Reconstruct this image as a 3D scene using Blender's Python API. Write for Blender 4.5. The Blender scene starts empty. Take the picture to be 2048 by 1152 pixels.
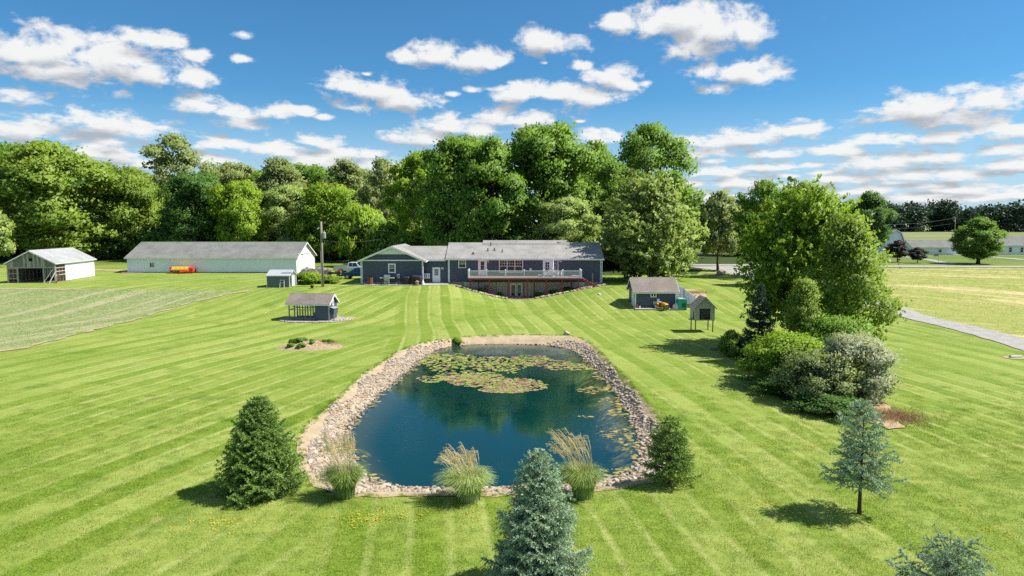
import bpy, math, random
import numpy as np
from mathutils import Vector, Matrix, geometry

R = math.radians
scene = bpy.context.scene
col = scene.collection
random.seed(7)

# ------------------------------------------------------------------ camera
F, CX, CY, PITCH, CAMZ = 1365.0, 1024.0, 576.0, R(5.27), 10.0
cd = bpy.data.cameras.new('camera')
cam = bpy.data.objects.new('camera', cd); col.objects.link(cam)
cam.location = (0, 0, CAMZ); cam.rotation_euler = (math.pi / 2 - PITCH, 0, 0)
cd.sensor_width = 36; cd.lens = 36 * F / 2048; cd.clip_start = 0.5; cd.clip_end = 6000
scene.camera = cam

# ------------------------------------------------------------------ sun, exposure
SUN_EL, SUN_AZ = R(52), R(88)         # azimuth measured from +Y towards +X
sd = bpy.data.lights.new('sun', 'SUN'); sd.energy = 4.3; sd.angle = R(0.6); sd.color = (1.0, 0.945, 0.85)
sun = bpy.data.objects.new('sun', sd); col.objects.link(sun)
sv = Vector((math.sin(SUN_AZ) * math.cos(SUN_EL), math.cos(SUN_AZ) * math.cos(SUN_EL), math.sin(SUN_EL)))
sun.rotation_euler = sv.to_track_quat('Z', 'Y').to_euler(); sun.location = (60, 0, 80)
vs = scene.view_settings
scene.display_settings.display_device = 'sRGB'
vs.view_transform = 'Standard'; vs.look = 'None'; vs.gamma = 1; vs.exposure = 0.85; vs.use_curve_mapping = False
scene.render.engine = 'CYCLES'
cy = scene.cycles
cy.max_bounces = 8; cy.diffuse_bounces = 4; cy.glossy_bounces = 3; cy.transmission_bounces = 4; cy.transparent_max_bounces = 8
cy.caustics_reflective = False; cy.caustics_refractive = False
cy.use_denoising = False

# ------------------------------------------------------------------ node helper
class NT:
    def __init__(s, tree): s.t = tree; s.n = tree.nodes; s.l = tree.links
    def node(s, typ, **kw):
        n = s.n.new(typ)
        for k, v in kw.items(): setattr(n, k, v)
        return n
    def link(s, a, b): s.l.new(a, b)
    def _set(s, sock, v):
        if isinstance(v, bpy.types.NodeSocket): s.l.new(v, sock)
        else: sock.default_value = v
    def math(s, op, a, b=None, c=None, clamp=False):
        n = s.n.new('ShaderNodeMath'); n.operation = op; n.use_clamp = clamp
        for i, v in enumerate((a, b, c)):
            if v is not None: s._set(n.inputs[i], v)
        return n.outputs[0]
    def vmath(s, op, a, b=None):
        n = s.n.new('ShaderNodeVectorMath'); n.operation = op
        s._set(n.inputs[0], a)
        if b is not None: s._set(n.inputs[1], b)
        return n.outputs['Value'] if op in ('DISTANCE', 'LENGTH', 'DOT_PRODUCT') else n.outputs[0]
    def noise(s, vec, scale, detail=3, rough=0.55, dist=0.0, dim='3D'):
        n = s.n.new('ShaderNodeTexNoise'); n.noise_dimensions = dim
        if vec is not None: s.l.new(vec, n.inputs['Vector'])
        n.inputs['Scale'].default_value = scale; n.inputs['Detail'].default_value = detail
        n.inputs['Roughness'].default_value = rough; n.inputs['Distortion'].default_value = dist
        return n.outputs['Fac']
    def maprange(s, v, a, b, c=0.0, d=1.0, smooth=True):
        n = s.n.new('ShaderNodeMapRange'); n.interpolation_type = 'SMOOTHSTEP' if smooth else 'LINEAR'
        s._set(n.inputs['Value'], v)
        for k, x in zip(('From Min', 'From Max', 'To Min', 'To Max'), (a, b, c, d)): s._set(n.inputs[k], x)
        return n.outputs['Result']
    def mix(s, f, a, b, blend='MIX'):
        n = s.n.new('ShaderNodeMix'); n.data_type = 'RGBA'; n.blend_type = blend
        s._set(n.inputs[0], f)
        for i, v in ((6, a), (7, b)):
            if not isinstance(v, bpy.types.NodeSocket) and len(v) == 3: v = (*v, 1)
            s._set(n.inputs[i], v)
        return n.outputs[2]
    def sep(s, v):
        n = s.n.new('ShaderNodeSeparateXYZ'); s.l.new(v, n.inputs[0]); return n.outputs
    def comb(s, x, y, z):
        n = s.n.new('ShaderNodeCombineXYZ')
        for i, v in enumerate((x, y, z)): s._set(n.inputs[i], v)
        return n.outputs[0]
    def bump(s, h, strength=0.3, dist=0.02):
        n = s.n.new('ShaderNodeBump'); n.inputs['Strength'].default_value = strength; n.inputs['Distance'].default_value = dist
        s.l.new(h, n.inputs['Height']); return n.outputs[0]

# ------------------------------------------------------------------ world: clear sky with fair-weather cumulus
def pix_dir(px, py):
    u, v = (px - CX) / F, (CY - py) / F
    c, s_ = math.cos(PITCH), math.sin(PITCH)
    return Vector((u, c + v * s_, -s_ + v * c))
VA, VB, VC = 2.0, 0.62, 0.10
def vmap(el): return VA * el - VB * math.exp(-el / VC)
CLOUDS = [  # azimuth / elevation of each cumulus puff, written through the survey direction (x, y) and its half width
 (60,112,100),(120,100,70),(180,122,125),(255,120,85),(300,145,70),(298,78,50),(340,82,28),(385,156,44),(395,110,27),(15,186,50),(120,140,80),(60,140,60),
 (487,69,19),(484,118,18),(812,112,32),(880,108,58),(940,118,60),(990,124,40),
 (700,172,62),(745,180,75),(820,198,66),(735,148,13),(905,188,17),(945,181,18),(712,214,38),
 (1050,188,62),(1110,184,66),(1180,196,75),(1225,150,55),(1165,131,25),(1245,170,38),(1292,167,18),(1103,82,60),(1090,126,9),
 (1240,40,46),(1300,50,74),(1370,38,84),(1430,58,96),(1495,62,56),(1380,92,70),(1415,145,46),(1475,142,62),(1525,154,44),(1440,178,34),
 (410,212,52),(465,224,56),(545,222,46),(474,247,42),(650,233,20),(605,222,30),
 (60,262,110),(200,246,90),(285,264,74),(190,306,105),(40,300,70),(450,290,58),(640,286,68),(560,303,100),(710,305,72),(620,322,130),
 (850,276,96),(1040,240,92),(900,250,60),(970,262,70),(1190,276,74),(1160,243,10),
 (1420,283,84),(1600,262,58),(1510,277,90),(1400,306,62),(1550,306,66),(1440,345,80),(1540,334,74),(1625,330,30),
 (1780,279,84),(1900,275,80),(2010,264,100),(1850,218,90),(1960,203,90),(1920,232,80),(1680,302,54),(1740,328,110),(1880,316,80),(2010,300,70),(2020,330,80),
 (1680,358,60),(1820,352,90),(1920,352,60),(1480,366,90),(1610,372,50),(1760,380,70),(1930,380,90),(1850,398,120),(1350,395,120),(2030,390,60),
 (1480,392,34),(1575,352,26),(1640,345,34),(1705,384,40),(1790,366,34),(1870,372,40),(1960,398,60),(1420,322,30),(1385,366,40),(760,330,60),(420,318,50),(310,330,60),(230,285,40),(1120,300,60),(1000,292,50),(700,340,60)]
world = bpy.data.worlds.new('World'); scene.world = world; world.use_nodes = True
w = NT(world.node_tree); w.n.clear()
SKY_STRENGTH = 0.12
SKY_TINT = (0.215, 0.45, 0.575)
sky = w.node('ShaderNodeTexSky', sky_type='NISHITA', sun_disc=False)
sky.sun_elevation = SUN_EL; sky.sun_rotation = SUN_AZ; sky.altitude = 250; sky.air_density = 1.0; sky.dust_density = 0.25; sky.ozone_density = 2.6
tc = w.node('ShaderNodeTexCoord')
D = w.vmath('NORMALIZE', tc.outputs['Generated'])
dx, dy, dz = w.sep(D)
az = w.math('ARCTAN2', dx, dy)
el = w.math('ARCSINE', w.math('MINIMUM', w.math('MAXIMUM', dz, -1.0), 1.0))
ex = w.math('EXPONENT', w.math('MULTIPLY', el, -1.0 / VC))
vv = w.math('ADD', w.math('MULTIPLY', el, VA), w.math('MULTIPLY', ex, -VB))
P = w.comb(az, vv, 0.0)
kz = w.math('MULTIPLY_ADD', w.math('MINIMUM', ex, 1.2), 0.55, 1.0)
def fluff(vz):
    nv = w.vmath('MULTIPLY', w.comb(dx, dy, w.math('MULTIPLY', vz, 0.55)), w.comb(kz, kz, 1.0))
    n1 = w.noise(nv, 22.0, 5, 0.62, 0.25)
    return w.math('MULTIPLY', w.math('SUBTRACT', n1, 0.5), 3.0)
def blobs(Pin, least=0):
    run = None
    for (px, py, hw) in CLOUDS:
        if hw < least: continue
        d = pix_dir(px, py).normalized()
        a0, e0 = math.atan2(d.x, d.y), math.asin(d.z)
        r = hw / F * (1.25 if py < 250 else 1.04 if hw >= 64 else 1.38)
        dist = w.vmath('DISTANCE', Pin, (a0, vmap(e0), 0.0))
        val = w.math('MULTIPLY_ADD', dist, -1.0 / r, 1.0)
        run = val if run is None else w.math('MAXIMUM', run, val)
    return run
B0 = blobs(P)
B1 = blobs(w.vmath('ADD', P, (0.012, 0.055, 0.0)), 40)
# unseen broken cumulus over the rest of the sky, cover raised to brighten shaded fronts
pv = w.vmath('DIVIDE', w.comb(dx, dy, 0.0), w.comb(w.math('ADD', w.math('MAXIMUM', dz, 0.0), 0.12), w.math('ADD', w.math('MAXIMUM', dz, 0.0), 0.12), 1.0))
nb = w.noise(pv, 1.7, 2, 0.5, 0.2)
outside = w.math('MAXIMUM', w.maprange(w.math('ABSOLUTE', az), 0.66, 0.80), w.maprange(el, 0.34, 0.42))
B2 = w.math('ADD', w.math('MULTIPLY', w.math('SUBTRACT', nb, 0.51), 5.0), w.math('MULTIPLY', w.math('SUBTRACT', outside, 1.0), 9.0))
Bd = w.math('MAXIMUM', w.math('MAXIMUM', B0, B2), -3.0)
nn = fluff(vv); nn1 = fluff(w.math('ADD', vv, 0.030))
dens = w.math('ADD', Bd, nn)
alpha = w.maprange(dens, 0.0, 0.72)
# bright crests where the cloud thins upwards, grey where more cloud lies above
body = w.math('SUBTRACT', w.math('MAXIMUM', B0, 0.0), w.math('MAXIMUM', B1, 0.0))
relief = w.math('SUBTRACT', nn, nn1)
lit = w.math('ADD', w.math('MULTIPLY', body, 0.9), w.math('MULTIPLY', relief, 0.42))
lit = w.math('SUBTRACT', lit, w.math('MULTIPLY', w.math('MAXIMUM', w.math('SUBTRACT', dens, 0.35), 0.0), 0.16))
lit = w.maprange(lit, -0.50, 0.34)
CL, CD = 0.515 / SKY_STRENGTH, 0.26 / SKY_STRENGTH
ccol = w.mix(lit, (CD * 0.94, CD, CD * 1.10), (CL, CL, CL * 0.99))
skyc = w.mix(1.0, sky.outputs[0], SKY_TINT, 'MULTIPLY')
haze_c = (0.30 / SKY_STRENGTH, 0.405 / SKY_STRENGTH, 0.50 / SKY_STRENGTH)
skyc = w.mix(w.maprange(el, 0.19, 0.0, 0.0, 0.90), skyc, haze_c)
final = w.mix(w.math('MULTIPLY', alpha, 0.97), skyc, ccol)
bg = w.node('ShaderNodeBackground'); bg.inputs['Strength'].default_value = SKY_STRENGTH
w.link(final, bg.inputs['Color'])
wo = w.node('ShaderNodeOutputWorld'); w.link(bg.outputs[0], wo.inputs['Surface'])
world.cycles.sampling_method = 'NONE'

# ------------------------------------------------------------------ materials
MATS = {}
def new_mat(name):
    m = bpy.data.materials.new(name); m.use_nodes = True
    t = NT(m.node_tree); t.n.clear()
    out = t.node('ShaderNodeOutputMaterial'); bs = t.node('ShaderNodeBsdfPrincipled')
    t.link(bs.outputs[0], out.inputs['Surface'])
    MATS[name] = m
    return m, t, bs, out
def simple(name, c, rough=0.6, var=0.12, vscale=3.0, metal=0.0, bump=0.0, bscale=40.0, spec=0.4, stretch=(1, 1, 1)):
    m, t, bs, out = new_mat(name)
    co = t.node('ShaderNodeTexCoord').outputs['Object']
    v = t.vmath('MULTIPLY', co, stretch)
    n = t.noise(v, vscale, 5, 0.6)
    f = t.maprange(n, 0.25, 0.75)
    c = np.array(c)
    t.link(t.mix(f, tuple(c * (1 - var)), tuple(np.minimum(c * (1 + var), 1))), bs.inputs['Base Color'])
    bs.inputs['Roughness'].default_value = rough; bs.inputs['Metallic'].default_value = metal
    bs.inputs['Specular IOR Level'].default_value = spec
    if bump: t.link(t.bump(t.noise(v, bscale, 3), bump, 0.01), bs.inputs['Normal'])
    return m
def siding(name, c, pitch=0.15, axis=2, rough=0.55, var=0.10, depth=0.012):
    m, t, bs, out = new_mat(name)
    co = t.node('ShaderNodeTexCoord').outputs['Object']
    s = t.sep(co)
    fr = t.math('FRACT', t.math('DIVIDE', s[axis] if axis != 3 else t.math('ADD', s[0], s[1]), pitch))
    h = t.math('SUBTRACT', 1.0, fr) if axis == 2 else t.math('PINGPONG', fr, 0.5)
    n = t.noise(t.vmath('MULTIPLY', co, (0.6, 0.6, 5) if axis == 2 else (5, 5, .5)), 2.0, 4)
    c = np.array(c)
    t.link(t.mix(t.maprange(n, 0.3, 0.7), tuple(c * (1 - var)), tuple(np.minimum(c * (1 + var), 1))), bs.inputs['Base Color'])
    bs.inputs['Roughness'].default_value = rough; bs.inputs['Specular IOR Level'].default_value = 0.35
    t.link(t.bump(h, 0.9, depth), bs.inputs['Normal'])
    return m
def shingle(name, c, c2, rough=0.9):
    m, t, bs, out = new_mat(name)
    co = t.node('ShaderNodeTexCoord').outputs['Object']
    a = t.noise(co, 9.0, 3, 0.7); b = t.noise(co, 0.55, 4, 0.6)
    v = t.noise(t.vmath('MULTIPLY', co, (1.2, 6, 6)), 3.0, 2)
    f = t.math('ADD', t.math('MULTIPLY', a, 0.5), t.math('ADD', t.math('MULTIPLY', b, 0.35), t.math('MULTIPLY', v, 0.3)))
    t.link(t.mix(t.maprange(f, 0.42, 0.75), c, c2), bs.inputs['Base Color'])
    bs.inputs['Roughness'].default_value = rough; bs.inputs['Specular IOR Level'].default_value = 0.2
    s = t.sep(co); fr = t.math('FRACT', t.math('DIVIDE', s[2], 0.07))
    t.link(t.bump(t.math('ADD', t.math('SUBTRACT', 1.0, fr), a), 0.5, 0.015), bs.inputs['Normal'])
    return m
def leaf_mat(name, dark, light, trans=0.42, rough=0.5):
    m, t, bs, out = new_mat(name)
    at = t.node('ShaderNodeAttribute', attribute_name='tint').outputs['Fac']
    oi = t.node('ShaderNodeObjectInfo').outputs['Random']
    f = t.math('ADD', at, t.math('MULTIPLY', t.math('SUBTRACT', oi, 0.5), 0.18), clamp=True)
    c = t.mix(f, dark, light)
    t.link(c, bs.inputs['Base Color']); bs.inputs['Roughness'].default_value = rough; bs.inputs['Specular IOR Level'].default_value = 0.22
    tr = t.node('ShaderNodeBsdfTranslucent'); t.link(t.mix(1.0, c, (1.15, 1.15, 0.55), 'MULTIPLY'), tr.inputs['Color'])
    mx = t.node('ShaderNodeMixShader'); mx.inputs[0].default_value = trans
    t.link(bs.outputs[0], mx.inputs[1]); t.link(tr.outputs[0], mx.inputs[2]); t.link(mx.outputs[0], out.inputs['Surface'])
    return m
simple('white', (0.83, 0.84, 0.90), 0.45, 0.03)
simple('white_dull', (0.66, 0.67, 0.66), 0.6, 0.06)
simple('black', (0.018, 0.018, 0.02), 0.55, 0.3)
simple('black_cloth', (0.022, 0.022, 0.025), 0.75, 0.4, 6, bump=0.5, bscale=8)
simple('dark_gap', (0.02, 0.02, 0.02), 0.9)
simple('steel', (0.45, 0.46, 0.47), 0.35, 0.1, metal=0.8)
simple('grey_metal', (0.30, 0.31, 0.32), 0.5, 0.15)
simple('red_stain', (0.26, 0.030, 0.024), 0.6, 0.2, 4)
simple('red_board', (0.42, 0.17, 0.155), 0.6, 0.15, 4)
simple('concrete', (0.47, 0.44, 0.38), 0.85, 0.12, 2, bump=0.2)
simple('concrete_old', (0.40, 0.37, 0.31), 0.9, 0.18, 2, bump=0.3)
simple('rust_brown', (0.16, 0.065, 0.035), 0.8, 0.35, 8)
simple('terracotta', (0.45, 0.30, 0.2), 0.8, 0.2, 8)
simple('old_wood', (0.20, 0.195, 0.18), 0.9, 0.45, 5, bump=0.5, bscale=12, stretch=(4, 4, .6))
simple('old_wood_pale', (0.38, 0.37, 0.34), 0.9, 0.3, 5, bump=0.5, bscale=12, stretch=(4, 4, .6))
simple('new_wood', (0.40, 0.31, 0.20), 0.8, 0.2, 5, stretch=(5, 5, .6))
simple('pole_wood', (0.27, 0.23, 0.18), 0.9, 0.3, 3, bump=0.4, stretch=(6, 6, .4))
simple('wire', (0.06, 0.06, 0.06), 0.6)
simple('hut_siding', (0.44, 0.43, 0.37), 0.8, 0.15, 3, stretch=(3, 3, .5))
simple('yellow_paint', (0.70, 0.42, 0.02), 0.4, 0.12, 6)
simple('tractor_yellow', (0.55, 0.28, 0.015), 0.4, 0.12, 6)
simple('red_paint', (0.55, 0.045, 0.02), 0.45, 0.15, 6)
simple('teal_plastic', (0.03, 0.33, 0.28), 0.45, 0.12, 4)
simple('teal_dark', (0.01, 0.09, 0.10), 0.5, 0.2, 4)
simple('blue_paint', (0.008, 0.05, 0.17), 0.22, 0.05, spec=0.6)
simple('silver_paint', (0.50, 0.54, 0.58), 0.3, 0.04, spec=0.6)
simple('tyre', (0.02, 0.02, 0.02), 0.85)
simple('stone', (0.46, 0.40, 0.32), 0.85, 0.25, 5, bump=0.4)
simple('bark', (0.085, 0.066, 0.05), 0.95, 0.35, 4, bump=0.8, bscale=14, stretch=(4, 4, .8))
simple('bark_pale', (0.20, 0.18, 0.15), 0.95, 0.3, 4, bump=0.8, bscale=14, stretch=(4, 4, .8))
simple('straw', (0.50, 0.34, 0.19), 0.9, 0.3, 6, bump=0.8, bscale=30)
simple('mulch', (0.27, 0.22, 0.165), 0.95, 0.4, 9, bump=0.8, bscale=40)
simple('soil', (0.34, 0.26, 0.16), 0.95, 0.35, 6, bump=0.8, bscale=25)
siding('navy_siding', (0.074, 0.091, 0.132))
siding('navy_siding_end', (0.074, 0.091, 0.132))
siding('white_siding', (0.82, 0.84, 0.86), 0.2)
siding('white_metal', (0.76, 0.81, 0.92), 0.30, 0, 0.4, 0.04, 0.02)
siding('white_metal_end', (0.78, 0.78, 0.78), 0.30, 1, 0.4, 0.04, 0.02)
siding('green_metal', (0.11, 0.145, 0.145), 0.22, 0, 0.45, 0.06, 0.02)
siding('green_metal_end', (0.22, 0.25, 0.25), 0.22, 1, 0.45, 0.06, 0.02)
siding('beige_panel', (0.62, 0.57, 0.46), 0.30, 0, 0.7, 0.08, 0.015)
shingle('shingle_grey', (0.20, 0.195, 0.185), (0.38, 0.365, 0.345))
shingle('shingle_barn', (0.13, 0.135, 0.125), (0.25, 0.255, 0.235))
shingle('shingle_brown', (0.17, 0.14, 0.12), (0.31, 0.265, 0.235))
shingle('shingle_light', (0.25, 0.26, 0.26), (0.42, 0.43, 0.43))
shingle('shingle_dark', (0.055, 0.06, 0.07), (0.11, 0.115, 0.13))
simple('metal_roof', (0.40, 0.43, 0.44), 0.45, 0.08, 3)
def glass_mat():
    m, t, bs, out = new_mat('glass')
    bs.inputs['Base Color'].default_value = (0.02, 0.026, 0.03, 1); bs.inputs['Roughness'].default_value = 0.04
    bs.inputs['Specular IOR Level'].default_value = 0.9
    co = t.node('ShaderNodeTexCoord').outputs['Object']
    t.link(t.bump(t.noise(co, 1.3, 1), 0.05, 0.02), bs.inputs['Normal'])
glass_mat()
WATER_LEVEL = -0.55
def stones_mat():
    m, t, bs, out = new_mat('stones')
    at = t.node('ShaderNodeAttribute', attribute_name='tint').outputs['Fac']
    oi = t.node('ShaderNodeObjectInfo').outputs['Random']
    f = t.math('FRACT', t.math('ADD', at, oi))
    c = t.mix(f, (0.24, 0.19, 0.135), (0.50, 0.41, 0.30))
    co = t.node('ShaderNodeTexCoord').outputs['Object']
    c = t.mix(t.maprange(t.noise(co, 5.0, 3), 0.45, 0.7, 0.0, 0.5), c, (0.42, 0.30, 0.20))
    wn = t.node('ShaderNodeTexWhiteNoise', noise_dimensions='1D'); t.link(t.math('MULTIPLY', f, 917.0), wn.inputs['W'])
    c = t.mix(t.maprange(wn.outputs['Value'], 0.62, 0.66, 0.0, 0.75, False), c, (0.33, 0.31, 0.29))
    c = t.mix(t.maprange(wn.outputs['Value'], 0.86, 0.90, 0.0, 0.75, False), c, (0.55, 0.49, 0.41))
    c = t.mix(t.maprange(wn.outputs['Value'], 0.14, 0.10, 0.0, 0.6, False), c, (0.36, 0.22, 0.15))
    z = t.sep(t.node('ShaderNodeNewGeometry').outputs['Position'])[2]
    wet = t.maprange(z, WATER_LEVEL + 0.10, WATER_LEVEL + 0.01)
    wet = t.math('MULTIPLY', wet, t.maprange(z, -0.05, -0.30))
    c = t.mix(wet, c, t.mix(1.0, c, (0.45, 0.45, 0.40), 'MULTIPLY'))
    t.link(c, bs.inputs['Base Color']); t.link(t.maprange(wet, 0, 1, 0.85, 0.3), bs.inputs['Roughness'])
stones_mat()

# lawn: mown strips in two headings, dry patches, clover
def lawn_color(t, pos):
    x, y, z = t.sep(pos)
    wob = t.math('MULTIPLY', t.math('SUBTRACT', t.noise(pos, 0.05, 1), 0.5), 1.6)
    xl = t.math('ADD', t.math('SUBTRACT', t.math('MULTIPLY', x, 0.945), t.math('MULTIPLY', y, 0.327)), wob)
    xr = t.math('ADD', t.math('ADD', x, t.math('MULTIPLY', y, 0.13)), wob)
    side = t.maprange(t.math('ADD', x, t.math('MULTIPLY', y, 0.12)), -4.5, -2.5)
    def strips(c, wd):
        fr = t.math('FRACT', t.math('DIVIDE', c, wd))
        wn = t.node('ShaderNodeTexWhiteNoise', noise_dimensions='1D'); t.link(t.math('FLOOR', t.math('SUBTRACT', t.math('DIVIDE', c, wd), 0.5)), wn.inputs['W'])
        band = t.math('ADD', t.math('MULTIPLY', t.maprange(t.math('PINGPONG', t.math('DIVIDE', c, wd), 1.0), 0.36, 0.64), 0.55), t.math('MULTIPLY', wn.outputs['Value'], 0.45))
        line = t.maprange(t.math('ABSOLUTE', t.math('SUBTRACT', fr, 0.5)), 0.17, 0.02)
        dark = t.maprange(t.math('ABSOLUTE', t.math('SUBTRACT', fr, 0.72)), 0.16, 0.04)
        return band, line, dark
    bl, ll, dl = strips(xl, 1.38); br, lr, dr = strips(xr, 1.30)
    def pick(a_, b_): return t.math('ADD', t.math('MULTIPLY', b_, side), t.math('MULTIPLY', a_, t.math('SUBTRACT', 1.0, side)))
    band, line, dark = pick(bl, br), pick(ll, lr), pick(dl, dr)
    lowf = t.noise(pos, 0.16, 4, 0.6)
    mid = t.noise(t.vmath('MULTIPLY', pos, (1.0, 0.55, 1)), 1.1, 5, 0.65)
    fine = t.noise(pos, 9.0, 4, 0.75)
    fine2 = t.noise(pos, 34.0, 2, 0.8)
    green = t.mix(t.maprange(fine, 0.30, 0.72), (0.085, 0.160, 0.012), (0.220, 0.310, 0.036))
    green = t.mix(t.math('MULTIPLY', t.maprange(lowf, 0.38, 0.68), 0.55), green, (0.225, 0.275, 0.05))
    bamp = t.maprange(t.noise(pos, 0.11, 3, 0.6), 0.34, 0.60, 0.26, 0.85)
    green = t.mix(t.math('MULTIPLY', band, bamp), green, (0.31, 0.365, 0.095))
    amp = t.math('MULTIPLY', t.maprange(mid, 0.30, 0.62, 0.25, 1.0), t.maprange(t.noise(pos, 0.07, 3, 0.6), 0.36, 0.60, 0.15, 1.0))
    green = t.mix(t.math('MULTIPLY', dark, t.math('MULTIPLY', amp, 0.35)), green, (0.115, 0.180, 0.016))
    green = t.mix(t.math('MULTIPLY', line, t.math('MULTIPLY', amp, 0.46)), green, (0.47, 0.49, 0.20))
    dry = t.math('MULTIPLY', t.maprange(mid, 0.56, 0.74), t.maprange(lowf, 0.46, 0.62))
    green = t.mix(t.math('MULTIPLY', dry, 0.6), green, (0.44, 0.41, 0.16))
    blot = t.noise(t.vmath('MULTIPLY', pos, (0.6, 1.3, 1)), 2.3, 4, 0.7)
    green = t.mix(t.maprange(blot, 0.54, 0.72, 0.0, 0.5), green, (0.32, 0.355, 0.105))
    green = t.mix(t.maprange(blot, 0.46, 0.28, 0.0, 0.6), green, (0.10, 0.18, 0.014))
    deep = t.math('MULTIPLY', t.maprange(t.noise(pos, 0.37, 3, 0.6), 0.54, 0.70), 0.45)
    green = t.mix(deep, green, (0.075, 0.160, 0.010))
    green = t.mix(t.maprange(fine2, 0.25, 0.75, 0.0, 1.0), t.mix(1.0, green, (0.72, 0.75, 0.65), 'MULTIPLY'), t.mix(1.0, green, (1.26, 1.22, 1.3), 'MULTIPLY'))
    return green, fine, fine2, mid
def lawn_mat():
    m, t, bs, out = new_mat('lawn')
    pos = t.node('ShaderNodeNewGeometry').outputs['Position']
    g, fine, fine2, mid = lawn_color(t, pos)
    # meadow and verge beyond the mown yard
    x, y, z = t.sep(pos)
    far = t.maprange(y, 118, 150)
    g = t.mix(t.math('MULTIPLY', far, 0.8), g, t.mix(t.maprange(t.noise(pos, 0.05, 4), .35, .65), (0.085, 0.135, 0.022), (0.15, 0.185, 0.045)))
    g = t.mix(t.maprange(y, 225, 235), g, t.mix(t.maprange(t.noise(t.vmath('MULTIPLY', pos, (.3, 2, 1)), 0.05, 4), .35, .65), (0.15, 0.19, 0.07), (0.24, 0.25, 0.11)))
    t.link(g, bs.inputs['Base Color']); bs.inputs['Roughness'].default_value = 0.85; bs.inputs['Specular IOR Level'].default_value = 0.12
    h = t.math('ADD', t.math('MULTIPLY', fine, 0.6), t.math('MULTIPLY', fine2, 0.5))
    t.link(t.bump(h, 0.55, 0.07), bs.inputs['Normal'])
    m2, t2, bs2, out2 = new_mat('grass_blade')
    pos2 = t2.node('ShaderNodeNewGeometry').outputs['Position']
    g2, _, _, _ = lawn_color(t2, pos2)
    g2 = t2.mix(1.0, g2, (1.5, 1.48, 1.4), 'MULTIPLY')
    t2.link(g2, bs2.inputs['Base Color']); bs2.inputs['Roughness'].default_value = 0.6; bs2.inputs['Specular IOR Level'].default_value = 0.2
    tr = t2.node('ShaderNodeBsdfTranslucent'); t2.link(g2, tr.inputs['Color'])
    mx = t2.node('ShaderNodeMixShader'); mx.inputs[0].default_value = 0.4
    t2.link(bs2.outputs[0], mx.inputs[1]); t2.link(tr.outputs[0], mx.inputs[2]); t2.link(mx.outputs[0], out2.inputs['Surface'])
lawn_mat()
def field_mat(name, soil, crop, cover, heading, rowp, tan, tanamt):
    m, t, bs, out = new_mat(name)
    pos = t.node('ShaderNodeNewGeometry').outputs['Position']
    x, y, z = t.sep(pos)
    c, s_ = math.cos(heading), math.sin(heading)
    across = t.math('ADD', t.math('MULTIPLY', x, c), t.math('MULTIPLY', y, s_))
    along = t.math('SUBTRACT', t.math('MULTIPLY', y, c), t.math('MULTIPLY', x, s_))
    row = t.math('PINGPONG', t.math('DIVIDE', across, rowp), 0.5)
    n = t.noise(pos, 3.2, 5, 0.75)
    streak = t.noise(t.comb(t.math('MULTIPLY', across, 0.42), t.math('MULTIPLY', along, 0.035), 0.0), 1.0, 4, 0.6)
    f = t.maprange(t.math('ADD', n, t.math('MULTIPLY', row, 0.16)), 0.62 - cover * 0.3, 0.80 - cover * 0.3)
    cc = t.mix(t.noise(pos, 0.8, 3), crop, tuple(np.array(crop) * 1.5))
    base = t.mix(f, soil, cc)
    base = t.mix(t.math('MULTIPLY', t.maprange(streak, 0.47, 0.64), tanamt), base, tan)
    t.link(base, bs.inputs['Base Color']); bs.inputs['Roughness'].default_value = 0.95; bs.inputs['Specular IOR Level'].default_value = 0.1
    t.link(t.bump(n, 0.6, 0.10), bs.inputs['Normal'])
field_mat('field_left', (0.33, 0.31, 0.19), (0.13, 0.19, 0.05), 0.70, R(-20), 0.76, (0.43, 0.37, 0.24), 0.6)
field_mat('field_right', (0.37, 0.34, 0.13), (0.17, 0.22, 0.04), 0.60, R(62), 0.76, (0.55, 0.45, 0.24), 0.85)
def ground_like(name, cols, scale, bump=0.5, bscale=25, dist=0.03):
    m, t, bs, out = new_mat(name)
    pos = t.node('ShaderNodeNewGeometry').outputs['Position']
    a = t.noise(pos, scale, 5, 0.7); b = t.noise(pos, scale * 7, 3, 0.7)
    c = t.mix(t.maprange(a, 0.35, 0.65), cols[0], cols[1])
    c = t.mix(t.maprange(b, 0.50, 0.72, 0, 0.7), c, cols[2])
    t.link(c, bs.inputs['Base Color']); bs.inputs['Roughness'].default_value = 0.95; bs.inputs['Specular IOR Level'].default_value = 0.15
    t.link(t.bump(t.noise(pos, bscale, 4, 0.7), bump, dist), bs.inputs['Normal'])
ground_like('gravel', [(0.30, 0.285, 0.27), (0.40, 0.385, 0.36), (0.22, 0.21, 0.195)], 1.2, 0.7, 18)
ground_like('asphalt', [(0.30, 0.29, 0.27), (0.38, 0.37, 0.34), (0.27, 0.26, 0.24)], 0.6, 0.3, 30)
ground_like('bank', [(0.36, 0.28, 0.19), (0.48, 0.38, 0.25), (0.24, 0.20, 0.12)], 1.5, 0.8, 14)
ground_like('dirt', [(0.33, 0.26, 0.16), (0.44, 0.36, 0.23), (0.15, 0.19, 0.05)], 0.7, 0.6, 14)
ground_like('thatch', [(0.40, 0.29, 0.17), (0.52, 0.40, 0.25), (0.28, 0.24, 0.11)], 1.5, 0.8, 22)
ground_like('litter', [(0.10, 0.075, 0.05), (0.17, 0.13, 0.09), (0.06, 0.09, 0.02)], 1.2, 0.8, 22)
ground_like('brush_floor', [(0.035, 0.055, 0.012), (0.05, 0.085, 0.015), (0.07, 0.06, 0.03)], 0.6, 0.8, 6)

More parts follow.
